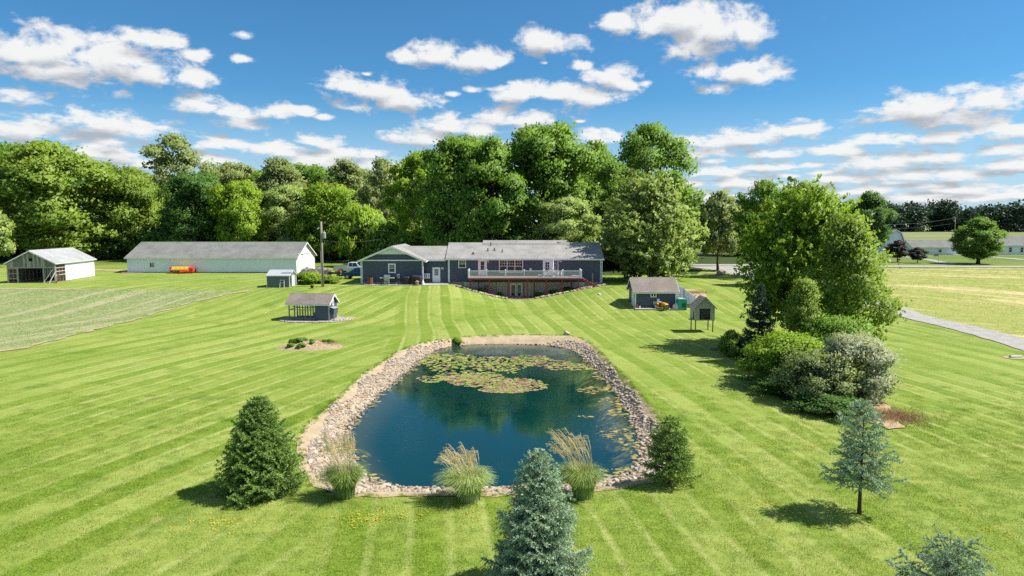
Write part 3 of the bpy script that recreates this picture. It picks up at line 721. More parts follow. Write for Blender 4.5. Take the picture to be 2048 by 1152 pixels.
# ------------------------------------------------------------------ the house
YW = 93.0
def house():
    r = thing('house', 'long navy ranch house with grey roof above the red deck', 'house', (0, YW, 0))
    gx0, gx1, bx1, mx0, mx1 = -20.2, -12.0, -8.75, -8.75, 12.35
    # main block
    ridge_y, back = 4.6, 9.2
    ze, zr = 5.52, 7.42
    MB().box(mx0, mx1, 0, back, 2.25, ze).build('wall', 'navy_siding', r)
    MB().box(mx0+.03, mx1-.03, .06, back-.06, -.3, 2.25).build('foundation', 'concrete_old', r)
    sl = (zr-ze)/ridge_y
    # gable ends
    for x in (mx0, mx1):
        MB().prism([(0, ze), (back, ze), (ridge_y, zr-.01)], 'x', x-.02 if x < 0 else x-.10, x+.10 if x < 0 else x+.02).build('gable_wall', 'navy_siding_end', r)
    q = MB(); o = .42
    q.slab([(mx0-.28, -o, ze-o*sl+.02), (mx1+.18, -o, ze-o*sl+.02), (mx1+.18, ridge_y, zr+.02), (mx0-.28, ridge_y, zr+.02)], .10)
    q.slab([(mx0-.28, ridge_y, zr+.02), (mx1+.18, ridge_y, zr+.02), (mx1+.18, back+o, ze-o*sl+.02), (mx0-.28, back+o, ze-o*sl+.02)], .10)
    ro = q.build('roof', 'shingle_grey', r)
    # raised centre ridge carrying on up to the front cross gable
    q = MB(); xa, xb = -4.15, 7.9
    q.slab([(xa, ridge_y-.6, zr+.02-.6*sl+.11), (xb, ridge_y-.6, zr+.02-.6*sl+.11), (xb, ridge_y+.55, zr+.02+.55*sl+.11), (xa, ridge_y+.55, zr+.02+.55*sl+.11)], .06)
    q.slab([(xa, ridge_y+.55, zr+.34), (xb, ridge_y+.55, zr+.34), (xb, back+o, ze+.1), (xa, back+o, ze+.1)], .06)
    q.build('raised_ridge', 'shingle_grey', ro)
    for x, y, w_, hh in [(-3.0, 3.6, .11, .42), (-3.35, 1.9, .12, .38), (-2.42, 2.0, .12, .38), (-1.35, 1.55, .10, .34), (-5.35, 1.0, .16, .22)]:
        z = ze + y*sl + .1
        v = MB().lathe([(w_*1.5, 0), (w_*.9, .06), (w_*.6, .10), (w_*.6, hh), (w_*.72, hh+.02), (w_*.3, hh+.04)], 10).build('roof_vent', 'black', r, (x, y, z), smooth=False)
    MB().box(mx0-.28, mx1+.18, -o-.10, -o+.0, ze-o*sl-.09, ze-o*sl+.06).build('gutter', 'white', r)
    MB().box(mx0-.25, mx1+.15, -o+.003, -.003, ze-.16, ze-.13).build('soffit', 'white', r)
    for x in (mx0+.02, mx1-.14): MB().box(x, x+.13, -.03, -.002, 2.2, ze-.16).build('corner_board', 'white', r)
    MB().tube([(mx1-.32, -.34, ze-.2), (mx1-.28, -.08, ze-.5), (mx1-.28, -.08, 2.1)], .045, 6).build('downspout', 'white', r)
    MB().tube([(mx0+.24, -.34, ze-.2), (mx0+.22, -.08, ze-.5), (mx0+.22, -.08, 2.1)], .045, 6).build('downspout', 'white', r)
    X = lambda px: (px-CX)*mpp(YW)
    def Z(py): return at_y(1024, py, YW).z
    # windows and doors of the upper floor
    window(r, (X(924.5), -.002, (Z(519.5)+Z(536))/2), X(932.5)-X(917), Z(519.5)-Z(536), cols=3, rows=2)
    window(r, (X(1022), -.002, (Z(519.5)+Z(545))/2), X(1046)-X(998), Z(519.5)-Z(545), cols=3, rows=2, units=3)
    door(r, (X(965), -.004, 3.14), .92, Z(519.5)-3.14-.1, lites=(-.27, .27, .75, 1.95, 1, 2), trim=.13)
    door(r, (X(1094.5), -.004, 3.14), .95, Z(519.5)-3.14-.1, lites=(-.28, .28, .3, 1.85, 2, 4), trim=.13)
    MB().box(X(1101.5), X(1106.5), -.05, .01, 3.14, Z(519.5)).build('door_panel', 'white', r)
    window(r, (X(1111.5), -.002, (3.14+Z(519.5))/2), X(1117)-X(1106.6), Z(519.5)-3.14, cols=2, rows=5, hung=False)
    for px in (976.5, 1121.5):
        MB().box(X(px-2), X(px+2), -.12, -.002, Z(524), Z(519.5)).build('wall_lamp', 'white', r)
        MB().box(X(px-1), X(px+1), -.14, -.121, Z(523), Z(520.5)).build('lamp_glass', 'glass', r)
    MB().box(X(1059), X(1063), -.1, -.002, Z(541), Z(536.5)).build('outlet_box', 'white', r)
    MB().tube([(X(967), -.12, 3.2), (X(968.5), -.12, 4.3)], .02, 5).build('wall_hose', 'white', r)
    # lower level behind the deck: panelled wall and french door
    x = -6.6
    edges = [-6.6, -5.2, -3.6, -2.1, -.62]; right = [1.78, 3.4, 5.0, 6.6, 8.3, 9.9]
    for seq in (edges, right):
        for a, b in zip(seq[:-1], seq[1:]):
            MB().box(a+.012, b-.012, -.055, .058, -.2, 2.22).build('foundation_panel', 'beige_panel', r)
    MB().box(-.61, 1.77, -.03, .058, 2.12, 2.22).build('lintel', 'beige_panel', r)
    for s_, xx in ((-1, .16), (1, 1.0)):
        door(r, (xx, .0, .16), .82, 1.86, lites=(-.25, .25, .2, 1.68, 1, 1), trim=.06, handle=-s_)
    # garage wing, gable towards the pond
    gc = (gx0+gx1)/2; gy = -1.4; gd = 11.0; he, hp = 5.32, 7.10
    MB().box(gx0, gx1, gy, gy+gd, 2.32, he).build('garage_wall', 'navy_siding', r)
    MB().box(gx0+.03, gx1-.03, gy+.05, gy+gd-.05, 1.3, 2.32).build('garage_foundation', 'concrete', r)
    MB().prism([(gx0, he), (gx1, he), (gc, hp)], 'y', gy-.0, gy+gd).build('garage_gable', 'navy_siding_end', r)
    k = (hp-he)/(gc-gx0); tp = 1.0
    MB().prism([(gc-(hp-.05-(hp-tp))/k, hp-tp), (gc+(hp-.05-(hp-tp))/k, hp-tp), (gc, hp-.05)], 'y', gy-.06, gy-.002).build('gable_panel', 'white_siding', r)
    MB().box(gx0-.05, gx1+.05, gy-.05, gy-.001, he-.12, he+.03).build('gable_band', 'white', r)
    q = MB(); o = .45; f = .45
    for s_ in (-1, 1):
        xe = gc + s_*((gx1-gx0)/2 + o); zz = he - o*k + .03
        q.slab([(xe, gy-f, zz), (gc, gy-f, hp+.03), (gc, gy+gd+.3, hp+.03), (xe, gy+gd+.3, zz)], .10)
    gr = q.build('garage_roof', 'shingle_grey', r)
    for s_ in (-1, 1):
        xe = gc + s_*((gx1-gx0)/2 + o); zz = he - o*k
        q = MB(); q.add([(xe, gy-f-.04, zz-.12), (gc, gy-f-.04, hp-.12), (gc, gy-f-.04, hp+.12), (xe, gy-f-.04, zz+.12), (xe, gy-f, zz-.12), (gc, gy-f, hp-.12), (gc, gy-f, hp+.12), (xe, gy-f, zz+.12)], [(0,1,2,3),(7,6,5,4),(0,4,5,1),(1,5,6,2),(2,6,7,3),(3,7,4,0)])
        q.build('rake_board', 'white', gr)
        q = MB(); a, b = sorted((xe, xe + s_*.09)); q.box(a, b, gy-f, gy+gd, zz-.08, zz+.10); q.build('gutter', 'white', gr)
    for xx in (gx0-.025, gx1-.105): MB().box(xx, xx+.13, gy-.03, gy-.002, 2.1, he-.12).build('corner_board', 'white', r)
    MB().tube([(gx0-.1, gy-.1, he-.1), (gx0-.1, gy-.1, 2.15), (gx0-.9, gy-.5, 2.08)], .05, 6).build('downspout', 'white', r)
    MB().tube([(gx1+.05, gy-.1, he-.1), (gx1+.05, gy-.1, 2.15)], .05, 6).build('downspout', 'white', r)
    Xg = lambda px: (px-CX)*mpp(YW+gy)
    def Zg(py): return at_y(1024, py, YW+gy).z
    window(r, (Xg(784), gy-.002, (Zg(527)+Zg(546))/2), Xg(791.5)-Xg(776.5), Zg(527)-Zg(546), cols=3, rows=2, trim=.16)
    MB().box(Xg(794), Xg(799.5), gy-.14, gy-.002, Zg(555), Zg(548)).build('meter_box', 'white', r)
    MB().box(Xg(796), Xg(798), gy-.18, gy-.14, Zg(553), Zg(550)).build('meter_dial', 'black', r)
    # breezeway
    by = .25
    MB().box(gx1, bx1, by, by+7, 2.22, 5.35).build('breezeway_wall', 'navy_siding', r)
    MB().box(gx1, bx1, by+.02, by+7, 1.5, 2.22).build('breezeway_foundation', 'concrete_old', r)
    q = MB(); kz = .42
    q.slab([(gc+.8, by-.5, 5.24), (bx1-.02, by-.5, 5.24), (bx1-.02, by+3.6, 5.24+4.1*kz), (gc+.8, by+3.6, 5.24+4.1*kz)], .10)
    q.slab([(gc+.8, by+3.6, 5.24+4.1*kz), (bx1-.02, by+3.6, 5.24+4.1*kz), (bx1-.02, by+7.5, 5.4), (gc+.8, by+7.5, 5.4)], .10)
    q.build('breezeway_roof', 'shingle_grey', r)
    MB().box(gx1+.42, bx1-.30, by-.6, by-.5, 5.12, 5.29).build('gutter', 'white', r)
    Xb = lambda px: (px-CX)*mpp(YW+by)
    door(r, (Xb(872.7), by-.004, 2.16), .86, 1.98, lites=(-.27, .27, .95, 1.85, 3, 3), trim=.10)
    MB().box(Xb(883), Xb(887), by-.12, by-.002, 3.98, 4.25).build('wall_lamp', 'white', r)
    MB().box(Xb(884.2), Xb(885.8), by-.14, by-.121, 4.06, 4.18).build('lamp_glass', 'glass', r)
    # heat pump hung on the breezeway wall
    hp_ = MB().box(Xb(847.3), Xb(860), by-.40, by-.05, 2.75, 3.42).build('heat_pump', 'white', r)
    MB().tube([(Xb(852), by-.43, 3.09), (Xb(852), by-.40, 3.09)], .26, 16).build('fan_grille', 'grey_metal', hp_)
    MB().tube([(Xb(852), by-.44, 3.09), (Xb(852), by-.43, 3.09)], .07, 10).build('fan_hub', 'white', hp_)
    MB().box(Xb(857), Xb(859.3), by-.405, by-.401, 2.85, 3.3).build('louvre', 'grey_metal', hp_)
    return r
house()

def deck():
    y0 = YW-3.5; y1 = YW-.02
    x0, x1, zf = -5.75, 9.15, 3.10
    r = thing('deck', 'raised red deck with white railing along the back of the house', 'deck', (0, y0, 0))
    dd = y1-y0
    n = 22
    for i in range(n):       # floor boards run along the house
        a = dd*i/n; MB().box(x0, x1, a+.006, a+dd/n-.006, zf-.035, zf).build('floor_board', 'red_board', r)
    MB().box(x0-.02, x1+.02, -.06, -.012, zf-.30, zf-.04).build('rim_board', 'red_stain', r)
    for s_, x in ((-1, x0), (1, x1)): MB().box(*sorted((x, x+s_*.05)), -.01, dd, zf-.30, zf-.04).build('rim_board', 'red_stain', r)
    MB().box(x0, x1, .30, .38, zf-.30, zf-.04).build('beam', 'red_stain', r)
    MB().box(x0, x1, dd*.55, dd*.55+.08, zf-.30, zf-.04).build('beam', 'red_stain', r)
    pm = MB().box(-.085, .085, -.085, .085, 0, 1).mesh('post')
    for x in (-5.45, -3.0, -.42, 2.05, 4.5, 6.62, 8.72):
        zg = hz(x, y0+.2)-.1
        o = link('post', pm, 'red_stain', r, (x, .18, zg)); o.scale = (1, 1, zf-.30-zg)
    for x in (3.0, 8.0):
        zg = hz(x, y0+.2+dd*.55)-.1; o = link('post', pm, 'red_stain', r, (x, dd*.55+.04, zg)); o.scale = (1, 1, zf-.30-zg)
    # white railing
    MB().box(x0-.03, x1+.03, -.065, .0, zf+.012, zf+.10).build('bottom_rail', 'white', r)
    MB().box(x0-.03, x1+.03, -.075, .01, zf+.86, zf+.94).build('top_rail', 'white', r)
    MB().box(x0-.03, x1+.03, -.085, -.061, zf-.05, zf+.012).build('skirt_board', 'white', r)
    rp = MB().box(-.075, .075, -.075, .075, 0, 1.02).add([(-.1,-.1,1.02),(.1,-.1,1.02),(.1,.1,1.02),(-.1,.1,1.02),(0,0,1.10)], [(0,1,4),(1,2,4),(2,3,4),(3,0,4),(3,2,1,0)]).mesh('railing_post')
    px_ = [x0+.03, -3.33, -.85, 1.62, 4.2, 6.68, x1-.03]
    for x in px_: link('railing_post', rp, 'white', r, (x, -.03, zf+.001))
    for x in (x0+.03, x1-.03):
        link('railing_post', rp, 'white', r, (x, 1.75, zf+.001))
        MB().box(x-.03, x+.03, .05, 1.67, zf+.86, zf+.93).build('top_rail', 'white', r); MB().box(x-.03, x+.03, .05, 1.67, zf+.05, zf+.11).build('bottom_rail', 'white', r)
    MB().box(x0, x0+.06, 1.83, dd-.02, zf+.86, zf+.93).build('top_rail', 'white', r)
    bal = MB().box(-.022, .022, -.018, .018, .10, .86).mesh('baluster')
    x = x0+.16
    while x < x1-.1:
        if min(abs(x-p) for p in px_) > .09: link('baluster', bal, 'white', r, (x, -.032, zf))
        x += .128
    for xx in (x0+.03, x1-.03):
        for k in range(12): link('baluster', bal, 'white', r, (xx, .16+k*.13, zf))
    # stairs down to the right
    n = 6; zb = 2.0
    st = MB()
    for s_ in (.55, 1.65):
        st.beam((x1+.05, s_, zf-.18), (x1+1.95, s_, zb-.05), .06, .26)
    so = st.build('stair_stringer', 'red_stain', r)
    for i in range(n):
        t_ = (i+.6)/n; MB().box(x1+.05+1.9*t_-.17, x1+.05+1.9*t_+.15, .5, 1.7, zf-(zf-zb)*t_-.04, zf-(zf-zb)*t_).build('stair_tread', 'red_board', r)
deck()
p = Vector((10.85, YW-1.3, 0)); p.z = hz(p.x, p.y)
tag(MB().box(-.06, .06, -.06, .06, 0, 1.75).build('stair_post', 'new_wood', None, p), 'bare wooden post standing by the foot of the red stairs', 'post')

# stone edging on the two slopes under the deck
def stone_mesh(rng, sub=1, flat=.65):
    import bmesh
    bm = bmesh.new(); bmesh.ops.create_icosphere(bm, subdivisions=sub, radius=1)
    sc = (rng.uniform(.8, 1.25), rng.uniform(.7, 1.05), flat*rng.uniform(.8, 1.2))
    for v in bm.verts:
        k = 1 + rng.uniform(-.2, .2); v.co = Vector((v.co.x*sc[0]*k, v.co.y*sc[1]*k, v.co.z*sc[2]*k))
    me = bpy.data.meshes.new('stone'); bm.to_mesh(me); bm.free(); me.materials.append(MATS['stones'])
    at_ = me.attributes.new('tint', 'FLOAT', 'FACE'); at_.data.foreach_set('value', np.full(len(me.polygons), rng.random(), np.float32))
    return me
rs = random.Random(21)
STONES = [stone_mesh(rs, 2) for _ in range(7)]
def stone_row(name, label, pts, n, s0, s1, spread):
    r0 = thing(name, label, 'stones', pts[0])
    for i in range(n):
        t_ = rs.random()*(len(pts)-1); k = min(int(t_), len(pts)-2); q = pts[k].lerp(pts[k+1], t_-k)
        x, y = q.x + rs.uniform(-spread, spread), q.y + rs.uniform(-spread, spread)
        o = link('stone', rs.choice(STONES), None, r0, Vector((x, y, hz(x, y)+.06)) - pts[0], rs.uniform(0, 6)); s_ = rs.uniform(s0, s1); o.scale = (s_, s_, s_)
gv = lambda x, y: Vector((x, y, hz(x, y)))
stone_row('stone_edging', 'row of grey stones sloping down left of the deck', [gv(-7.3, 90.3), gv(-5.6, 89.4), gv(-3.2, 88.9), gv(-.8, 88.7)], 70, .12, .26, .28)
stone_row('stone_edging', 'row of grey stones climbing the bank right of the deck', [gv(3.0, 88.8), gv(5.8, 89.0), gv(8.8, 89.4), gv(12.4, 91.0)], 95, .12, .28, .30)
drape('planting_bed', [(-7.5, 90.2), (-5.6, 89.2), (-3, 88.7), (0, 88.5), (3, 88.6), (6, 88.8), (9, 89.2), (12.6, 90.9), (12.3, 92.9), (-8.4, 92.9)], 'mulch', 0.02, .6, .05, seed=31)
drape('patio', [(-19.7, 89.9), (-12.2, 89.8), (-8.6, 90.9), (-8.6, 93.2), (-12.0, 93.2), (-12.0, 91.58), (-19.7, 91.58)], 'concrete', 0.05, .8, 0.0, seed=32)

# ------------------------------------------------------------------ outbuildings
def long_barn():
    r = thing('long_barn', 'long low white barn with grey shingle roof', 'barn', (-50.1, 119.1, 2.0))
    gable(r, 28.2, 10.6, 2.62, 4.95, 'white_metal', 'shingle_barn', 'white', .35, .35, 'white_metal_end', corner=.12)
    fx = -5.3
    MB().box(-14.12, 14.12, fx-.05, fx-.004, 0, .14).build('base_trim', 'dark_gap', r)
    wx = (304-CX)*mpp(113.8)+50.1
    window(r, (wx, fx-.002, 1.35), .82, .82, cols=1, rows=1, hung=False, trim=.06); 
    MB().box(wx-.03, wx+.03, fx-.07, fx-.05, 1.0, 1.7).build('window_mullion', 'white', r)
    # sliding door on the right gable
    d = MB().box(14.10, 14.19, -1.6, 2.2, .1, 3.1).build('sliding_door', 'white_metal_end', r)
    MB().box(14.19, 14.215, -.04, .04, .1, 3.08).build('door_seam', 'grey_metal', d)
    MB().box(14.16, 14.27, -4.6, 2.4, 3.1, 3.24).build('door_track', 'white', r)
long_barn()

def open_shed():
    r = thing('open_shed', 'weathered open-fronted farm shed with one white side wall', 'shed', (-66.9, 99.4, hz(-66.9, 99.4)), R(97.5))
    L, W, Hw, Hr = 11.4, 6.0, 2.75, 4.35          # local -X end is the gable towards the pond... ridge along X
    gable(r, L, W, Hw, Hr, None, 'shingle_light', 'white_dull', .28, .35, make_wall=False, corner=0, fascia=.12)
    e = -L/2
    rg = random.Random(5)
    # gable boarding above the opening, board by board
    n = 24
    for i in range(n):
        a = -W/2 + W*i/n; b = a + W/n - .012; m_ = (a+b)/2
        top = Hr - (Hr-Hw)*abs(m_)/(W/2) - .05
        lo = 2.12
        if -.35 < m_ < .30:
            MB().box(e-.02, e+.03, a, b, lo, 2.95).build('board', 'old_wood_pale' if rg.random() < .3 else 'old_wood', r)
            MB().box(e-.02, e+.03, a, b, 3.42, top).build('board', 'old_wood', r)
        else:
            MB().box(e-.02-rg.uniform(0, .012), e+.03, a, b, lo, top).build('board', 'old_wood_pale' if rg.random() < .35 else 'old_wood', r)
    # local +Y is the photograph's left after the turn
    for y in (-W/2, -1.55, 1.75, W/2): MB().box(e-.05, e+.10, y-.08, y+.08, -.1, 2.15 if abs(y) < 2.9 else Hw).build('post', 'old_wood_pale', r)
    MB().box(e-.04, e+.06, -W/2, W/2, 2.02, 2.16).build('header', 'old_wood_pale', r)
    for z in (.55, 1.25, 1.9): MB().box(e-.03, e+.03, 1.82, W/2-.08, z, z+.09).build('rail', 'old_wood_pale', r)
    for i in range(5): MB().box(e+.035, e+.06, 1.85+i*.22, 1.98+i*.22, .5, 2.05).build('board', 'rust_brown' if i % 2 else 'old_wood', r)
    for i in range(4): MB().box(e+.035, e+.06, -2.85+i*.33, -2.62+i*.33, .75, 2.05).build('board', 'old_wood', r)
    # right side (local -Y): open studs first, then the white wall
    for k in range(6): MB().box(e+.35+k*.42, e+.45+k*.42, -W/2-.02, -W/2+.10, 0, Hw).build('stud', 'rust_brown' if k % 2 else 'old_wood', r)
    for z in (.95, 1.45, 1.95, 2.4): MB().box(e+.1, e+2.72, -W/2-.07, -W/2-.021, z, z+.12).build('girt', 'old_wood_pale', r)
    MB().box(e+2.75, L/2, -W/2-.05, -W/2+.03, .1, Hw-.02).build('side_wall', 'white', r)
    MB().box(-L/2+.1, L/2, W/2-.03, W/2+.05, .1, Hw-.02).build('side_wall', 'old_wood', r)
    MB().prism([(-W/2, .0), (W/2, .0), (W/2, Hw), (0, Hr-.05), (-W/2, Hw)], 'x', L/2-.08, L/2).build('back_wall', 'old_wood', r)
    for k in range(10): MB().box(e+1.0+k*1.0, e+1.1+k*1.0, W/2-.14, W/2-.04, 0, Hw).build('stud', 'old_wood_pale', r)
    MB().box(-L/2, L/2, -W/2-.02, W/2+.02, -.3, .06).build('floor', 'soil', r)
    f = MB().box(L/2-.06+.0, L/2+.02, -W/2-.06, -W/2+.06, 0, Hw); f.build('corner_board', 'white_dull', r)
open_shed()
# leaning boards at the shed mouth
b0 = G(100, 567)
for i, (a, ln, col_) in enumerate([(-.7, 1.9, 'old_wood_pale'), (-.2, 1.5, 'white_dull'), (.5, 1.3, 'rust_brown')]):
    tag(MB().beam((a, 0, .05), (a+.9-.5*i, .75, ln), .16, .05).build('loose_board', col_, None, b0+Vector((.3*i, -.35, 0))), ['grey board leaning at the mouth of the open shed', 'white board leaning by the open shed', 'rusty brown board leaning by the open shed corner'][i], 'board')

def metal_shed():
    a = G(532.8, 576); b = G(580, 574.6)
    L = (b-a).length; W = 2.9
    c = (a+b)/2 + Vector((0, W/2, 0))
    r = thing('metal_shed', 'small dark green metal shed with pale roof', 'shed', (c.x, c.y, (a.z+b.z)/2-.05))
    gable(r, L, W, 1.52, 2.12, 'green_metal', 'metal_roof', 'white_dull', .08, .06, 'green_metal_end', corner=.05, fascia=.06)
    MB().box(L/2-.02, L/2+.05, -.55, .55, .08, 1.5).build('door', 'white_dull', r)
    MB().box(L/2+.05, L/2+.065, -.02, .02, .08, 1.48).build('door_seam', 'grey_metal', r)
    MB().box(-L/2-.3, L/2+.9, -W/2-.15, W/2+.1, -.2, .05).build('slab', 'concrete_old', r)
    q = thing('wooden_ladder', 'pale wooden frame leaning on the green metal shed', 'frame', (c.x+.55, c.y-W/2-.2, a.z))
    for x in (-.22, .28): MB().beam((x*1.15, -.12, 0), (x, .12, .98), .06).build('rail', 'white_dull', q)
    for z in (.62, .95): MB().box(-.26, .33, .02, .12, z, z+.05).build('rung', 'white_dull', q)
metal_shed()

def coop():
    a = at_z(576.5, 637.7, .12); b = at_z(660.4, 640.3, .12)
    L = 4.45; W = 2.1; rz = R(-7)
    c = (a+b)/2 + Vector((.1, W/2, 0))
    r = thing('chicken_coop', 'navy chicken coop with an open wire run on a gravel bed', 'coop', (c.x, c.y, .10), rz)
    gable(r, L, W, 1.80, 2.55, None, 'shingle_brown', 'white', .28, .22, make_wall=False, corner=0, fascia=.12)
    xs = L*.5-1.52
    MB().prism([(-W/2, 0), (W/2, 0), (W/2, 1.8), (0, 2.54), (-W/2, 1.8)], 'x', xs, L/2).build('henhouse', 'navy_siding_end', r)
    for y in (-W/2, W/2): MB().box(L/2-.09, L/2+.02, *sorted((y-.02*(1 if y > 0 else -1)*-1, y+.0)), 0, 1.76).build('corner_board', 'grey_metal', r)
    for y in (-W/2+.05, W/2-.05):
        for x in np.linspace(-L/2+.06, xs-.5, 5): MB().box(x-.05, x+.05, y-.05, y+.05, 0, 1.8).build('post', 'old_wood', r)
        MB().box(-L/2, xs, y-.045, y+.045, .98, 1.06).build('rail', 'old_wood_pale', r)
        MB().box(-L/2, xs, y-.045, y+.045, 1.70, 1.79).build('rail', 'old_wood', r)
        MB().box(-L/2, xs, y-.045, y+.045, 0.02, .14).build('rail', 'old_wood', r)
    for z in (.98, 1.70): MB().box(-L/2+.01, -L/2+.1, -W/2+.1, W/2-.1, z, z+.07).build('rail', 'old_wood', r)
    for k, (x, z) in enumerate([(-1.9, 1.25), (-1.2, 1.42), (-.4, 1.3), (.2, 1.28)]): MB().beam((x-.35, .1*k-.2, z), (x+.5, .1*k-.1, z+.03), .06).build('perch', 'old_wood_pale', r)
    MB().slab([(.1, -.3, .35), (.6, -.3, .35), (.6, .6, .85), (.1, .6, .85)], .03).build('ramp', 'white_dull', r)
    # nest box on the right end
    nb_ = MB().prism([(-.75, .62), (.35, .62), (.35, 1.16), (-.75, 1.16)], 'x', L/2+.002, L/2+.42).build('nest_box', 'navy_siding_end', r)
    MB().slab([(L/2+.0, -.82, 1.28), (L/2+.5, -.82, 1.14), (L/2+.5, .42, 1.14), (L/2+.0, .42, 1.28)], .04).build('nest_box_lid', 'grey_metal', nb_)
    MB().box(L/2+.30, L/2+.38, -.7, -.62, 0, .62).build('nest_box_leg', 'old_wood', nb_)
    wv = window(r, (L/2+.002, 0, 1.72), .34, .62, R(90), cols=1, rows=1, hung=False, trim=.09)
    tub = thing('feed_tub', 'grey tub inside the wire run of the coop', 'tub', (c.x+.35, c.y-.15, .14)); MB().lathe([(.22, 0), (.30, .35), (.32, .36), (.28, .37), (.2, .1)], 14).build('bowl', 'grey_metal', tub)
    return c
CO = coop()
bed = [(CO.x+.35+4.1*math.cos(t)*(1.0 if math.cos(t) > 0 else .92), CO.y-.55+2.15*math.sin(t)) for t in np.linspace(0, 2*math.pi, 30, endpoint=False)]
drape('gravel_bed', bed, 'gravel', .04, .5, .06, seed=41)
stone_row('stone_pile', 'heap of fieldstones at the right end of the coop bed', [Vector((CO.x+2.8, CO.y-1.3, 0)), Vector((CO.x+3.7, CO.y-.6, 0)), Vector((CO.x+4.0, CO.y+.1, 0))], 110, .09, .19, .45)
stone_row('stone_border', 'thin stone border along the front of the coop bed', [Vector((CO.x-3.2, CO.y-1.2, 0)), Vector((CO.x-1.6, CO.y-2.3, 0)), Vector((CO.x+.5, CO.y-2.65, 0)), Vector((CO.x+2.6, CO.y-2.2, 0))], 60, .06, .11, .12)

def garden_shed():
    a = G(1269.5, 616.3)
    L, W = 4.75, 3.9
    c = Vector((a.x+L/2, a.y+W/2, a.z))
    r = thing('garden_shed', 'navy garden shed with white trim and brown roof', 'shed', c)
    gable(r, L, W, 1.98, 3.25, 'navy_siding', 'shingle_brown', 'white', .30, .28, 'navy_siding_end', corner=.13)
    window(r, ((1306.5-1269.5)*mpp(a.y)-L/2, -W/2-.002, 1.55), .68, .60, cols=1, rows=1, hung=False, trim=.10, units=2)
    d = MB().box(-L/2-.05, -L/2-.002, -1.55, -.05, .04, 1.85).build('door', 'white', r)
    MB().box(-L/2-.09, -L/2-.05, -.25, -.15, .85, .95).build('handle', 'steel', d)
    MB().box(-L/2-.1, L/2+.6, -W/2-.95, W/2+.1, -.4, .05).build('slab', 'concrete', r)
    return c, L, W
GS, GL, GW = garden_shed()

def raised_hut():
    fl = at_z(1389, 665, 0); wd, dp = 1.86, 1.75
    r = thing('raised_hut', 'small beige playhouse hut raised on four thin legs', 'hut', (fl.x+wd/2, fl.y+dp/2, 0))
    zf, ze, zr = 1.22, 2.36, 3.30
    x0, x1, y0, y1 = -wd/2, wd/2, -dp/2, dp/2
    for x in (x0+.1, x1-.14):
        for y in (y0+.1, y1-.1): MB().box(x-.045, x+.045, y-.045, y+.045, -.1, zf).build('leg', 'old_wood', r)
    MB().box(x0, x1, y0, y1, zf-.09, zf).build('floor', 'old_wood', r)
    # front wall with the opening, board by board
    bw = wd/13
    for i in range(13):
        a = x0+i*bw; b = a+bw-.008; m_ = (a+b)/2; top = zr-(zr-ze)*abs(m_)/(wd/2)-.04
        if -.44 < m_ < .48: MB().box(a, b, y0-.015, y0+.02, zf+1.03, top).build('board', 'hut_siding', r)
        else: MB().box(a, b, y0-.015, y0+.02, zf-.05, top).build('board', 'hut_siding', r)
    MB().box(x0, x0+.03, y0+.65, y1, zf-.05, ze).build('side_wall', 'hut_siding', r); MB().box(x0, x0+.03, y0+.02, y0+.3, zf-.05, ze).build('side_wall', 'hut_siding', r)
    MB().box(x0, x0+.03, y0+.3, y0+.65, zf+.75, ze).build('side_wall', 'hut_siding', r)
    MB().box(x1-.03, x1, y0+.02, y1, zf-.05, ze).build('side_wall', 'hut_siding', r)
    MB().prism([(x0, zf), (x1, zf), (x1, ze), (0, zr-.03), (x0, ze)], 'y', y1-.03, y1).build('back_wall', 'hut_siding', r)
    for s_ in (-1, 1):
        for k in range(7):
            t0, t1 = k/7, (k+1)/7
            xa = s_*(wd/2+.12)*(1-t0); xb = s_*(wd/2+.12)*(1-t1); za = ze-.10+(zr-ze+.12)*t0; zb = ze-.10+(zr-ze+.12)*t1
            MB().slab([(xa, y0-.12, za), (xb, y0-.12, zb-.012), (xb, y1+.1, zb-.012), (xa, y1+.1, za)], .035).build('roof_board', 'shingle_brown', r)
        MB().add([(s_*(wd/2+.14), y0-.16, ze-.2), (0, y0-.16, zr-.06), (0, y0-.16, zr+.07), (s_*(wd/2+.14), y0-.16, ze-.07), (s_*(wd/2+.14), y0-.125, ze-.2), (0, y0-.125, zr-.06), (0, y0-.125, zr+.07), (s_*(wd/2+.14), y0-.125, ze-.07)], [(0,1,2,3),(7,6,5,4),(0,4,5,1),(1,5,6,2),(2,6,7,3),(3,7,4,0)]).build('rake_board', 'metal_roof', r)
    MB().box(x0-.42, x0, y0+.25, y0+.75, zf-.07, zf-.02).build('landing', 'old_wood', r)
    MB().box(-.3, .35, .2, .5, zf, zf+.2).build('bench', 'old_wood_pale', r)
raised_hut()

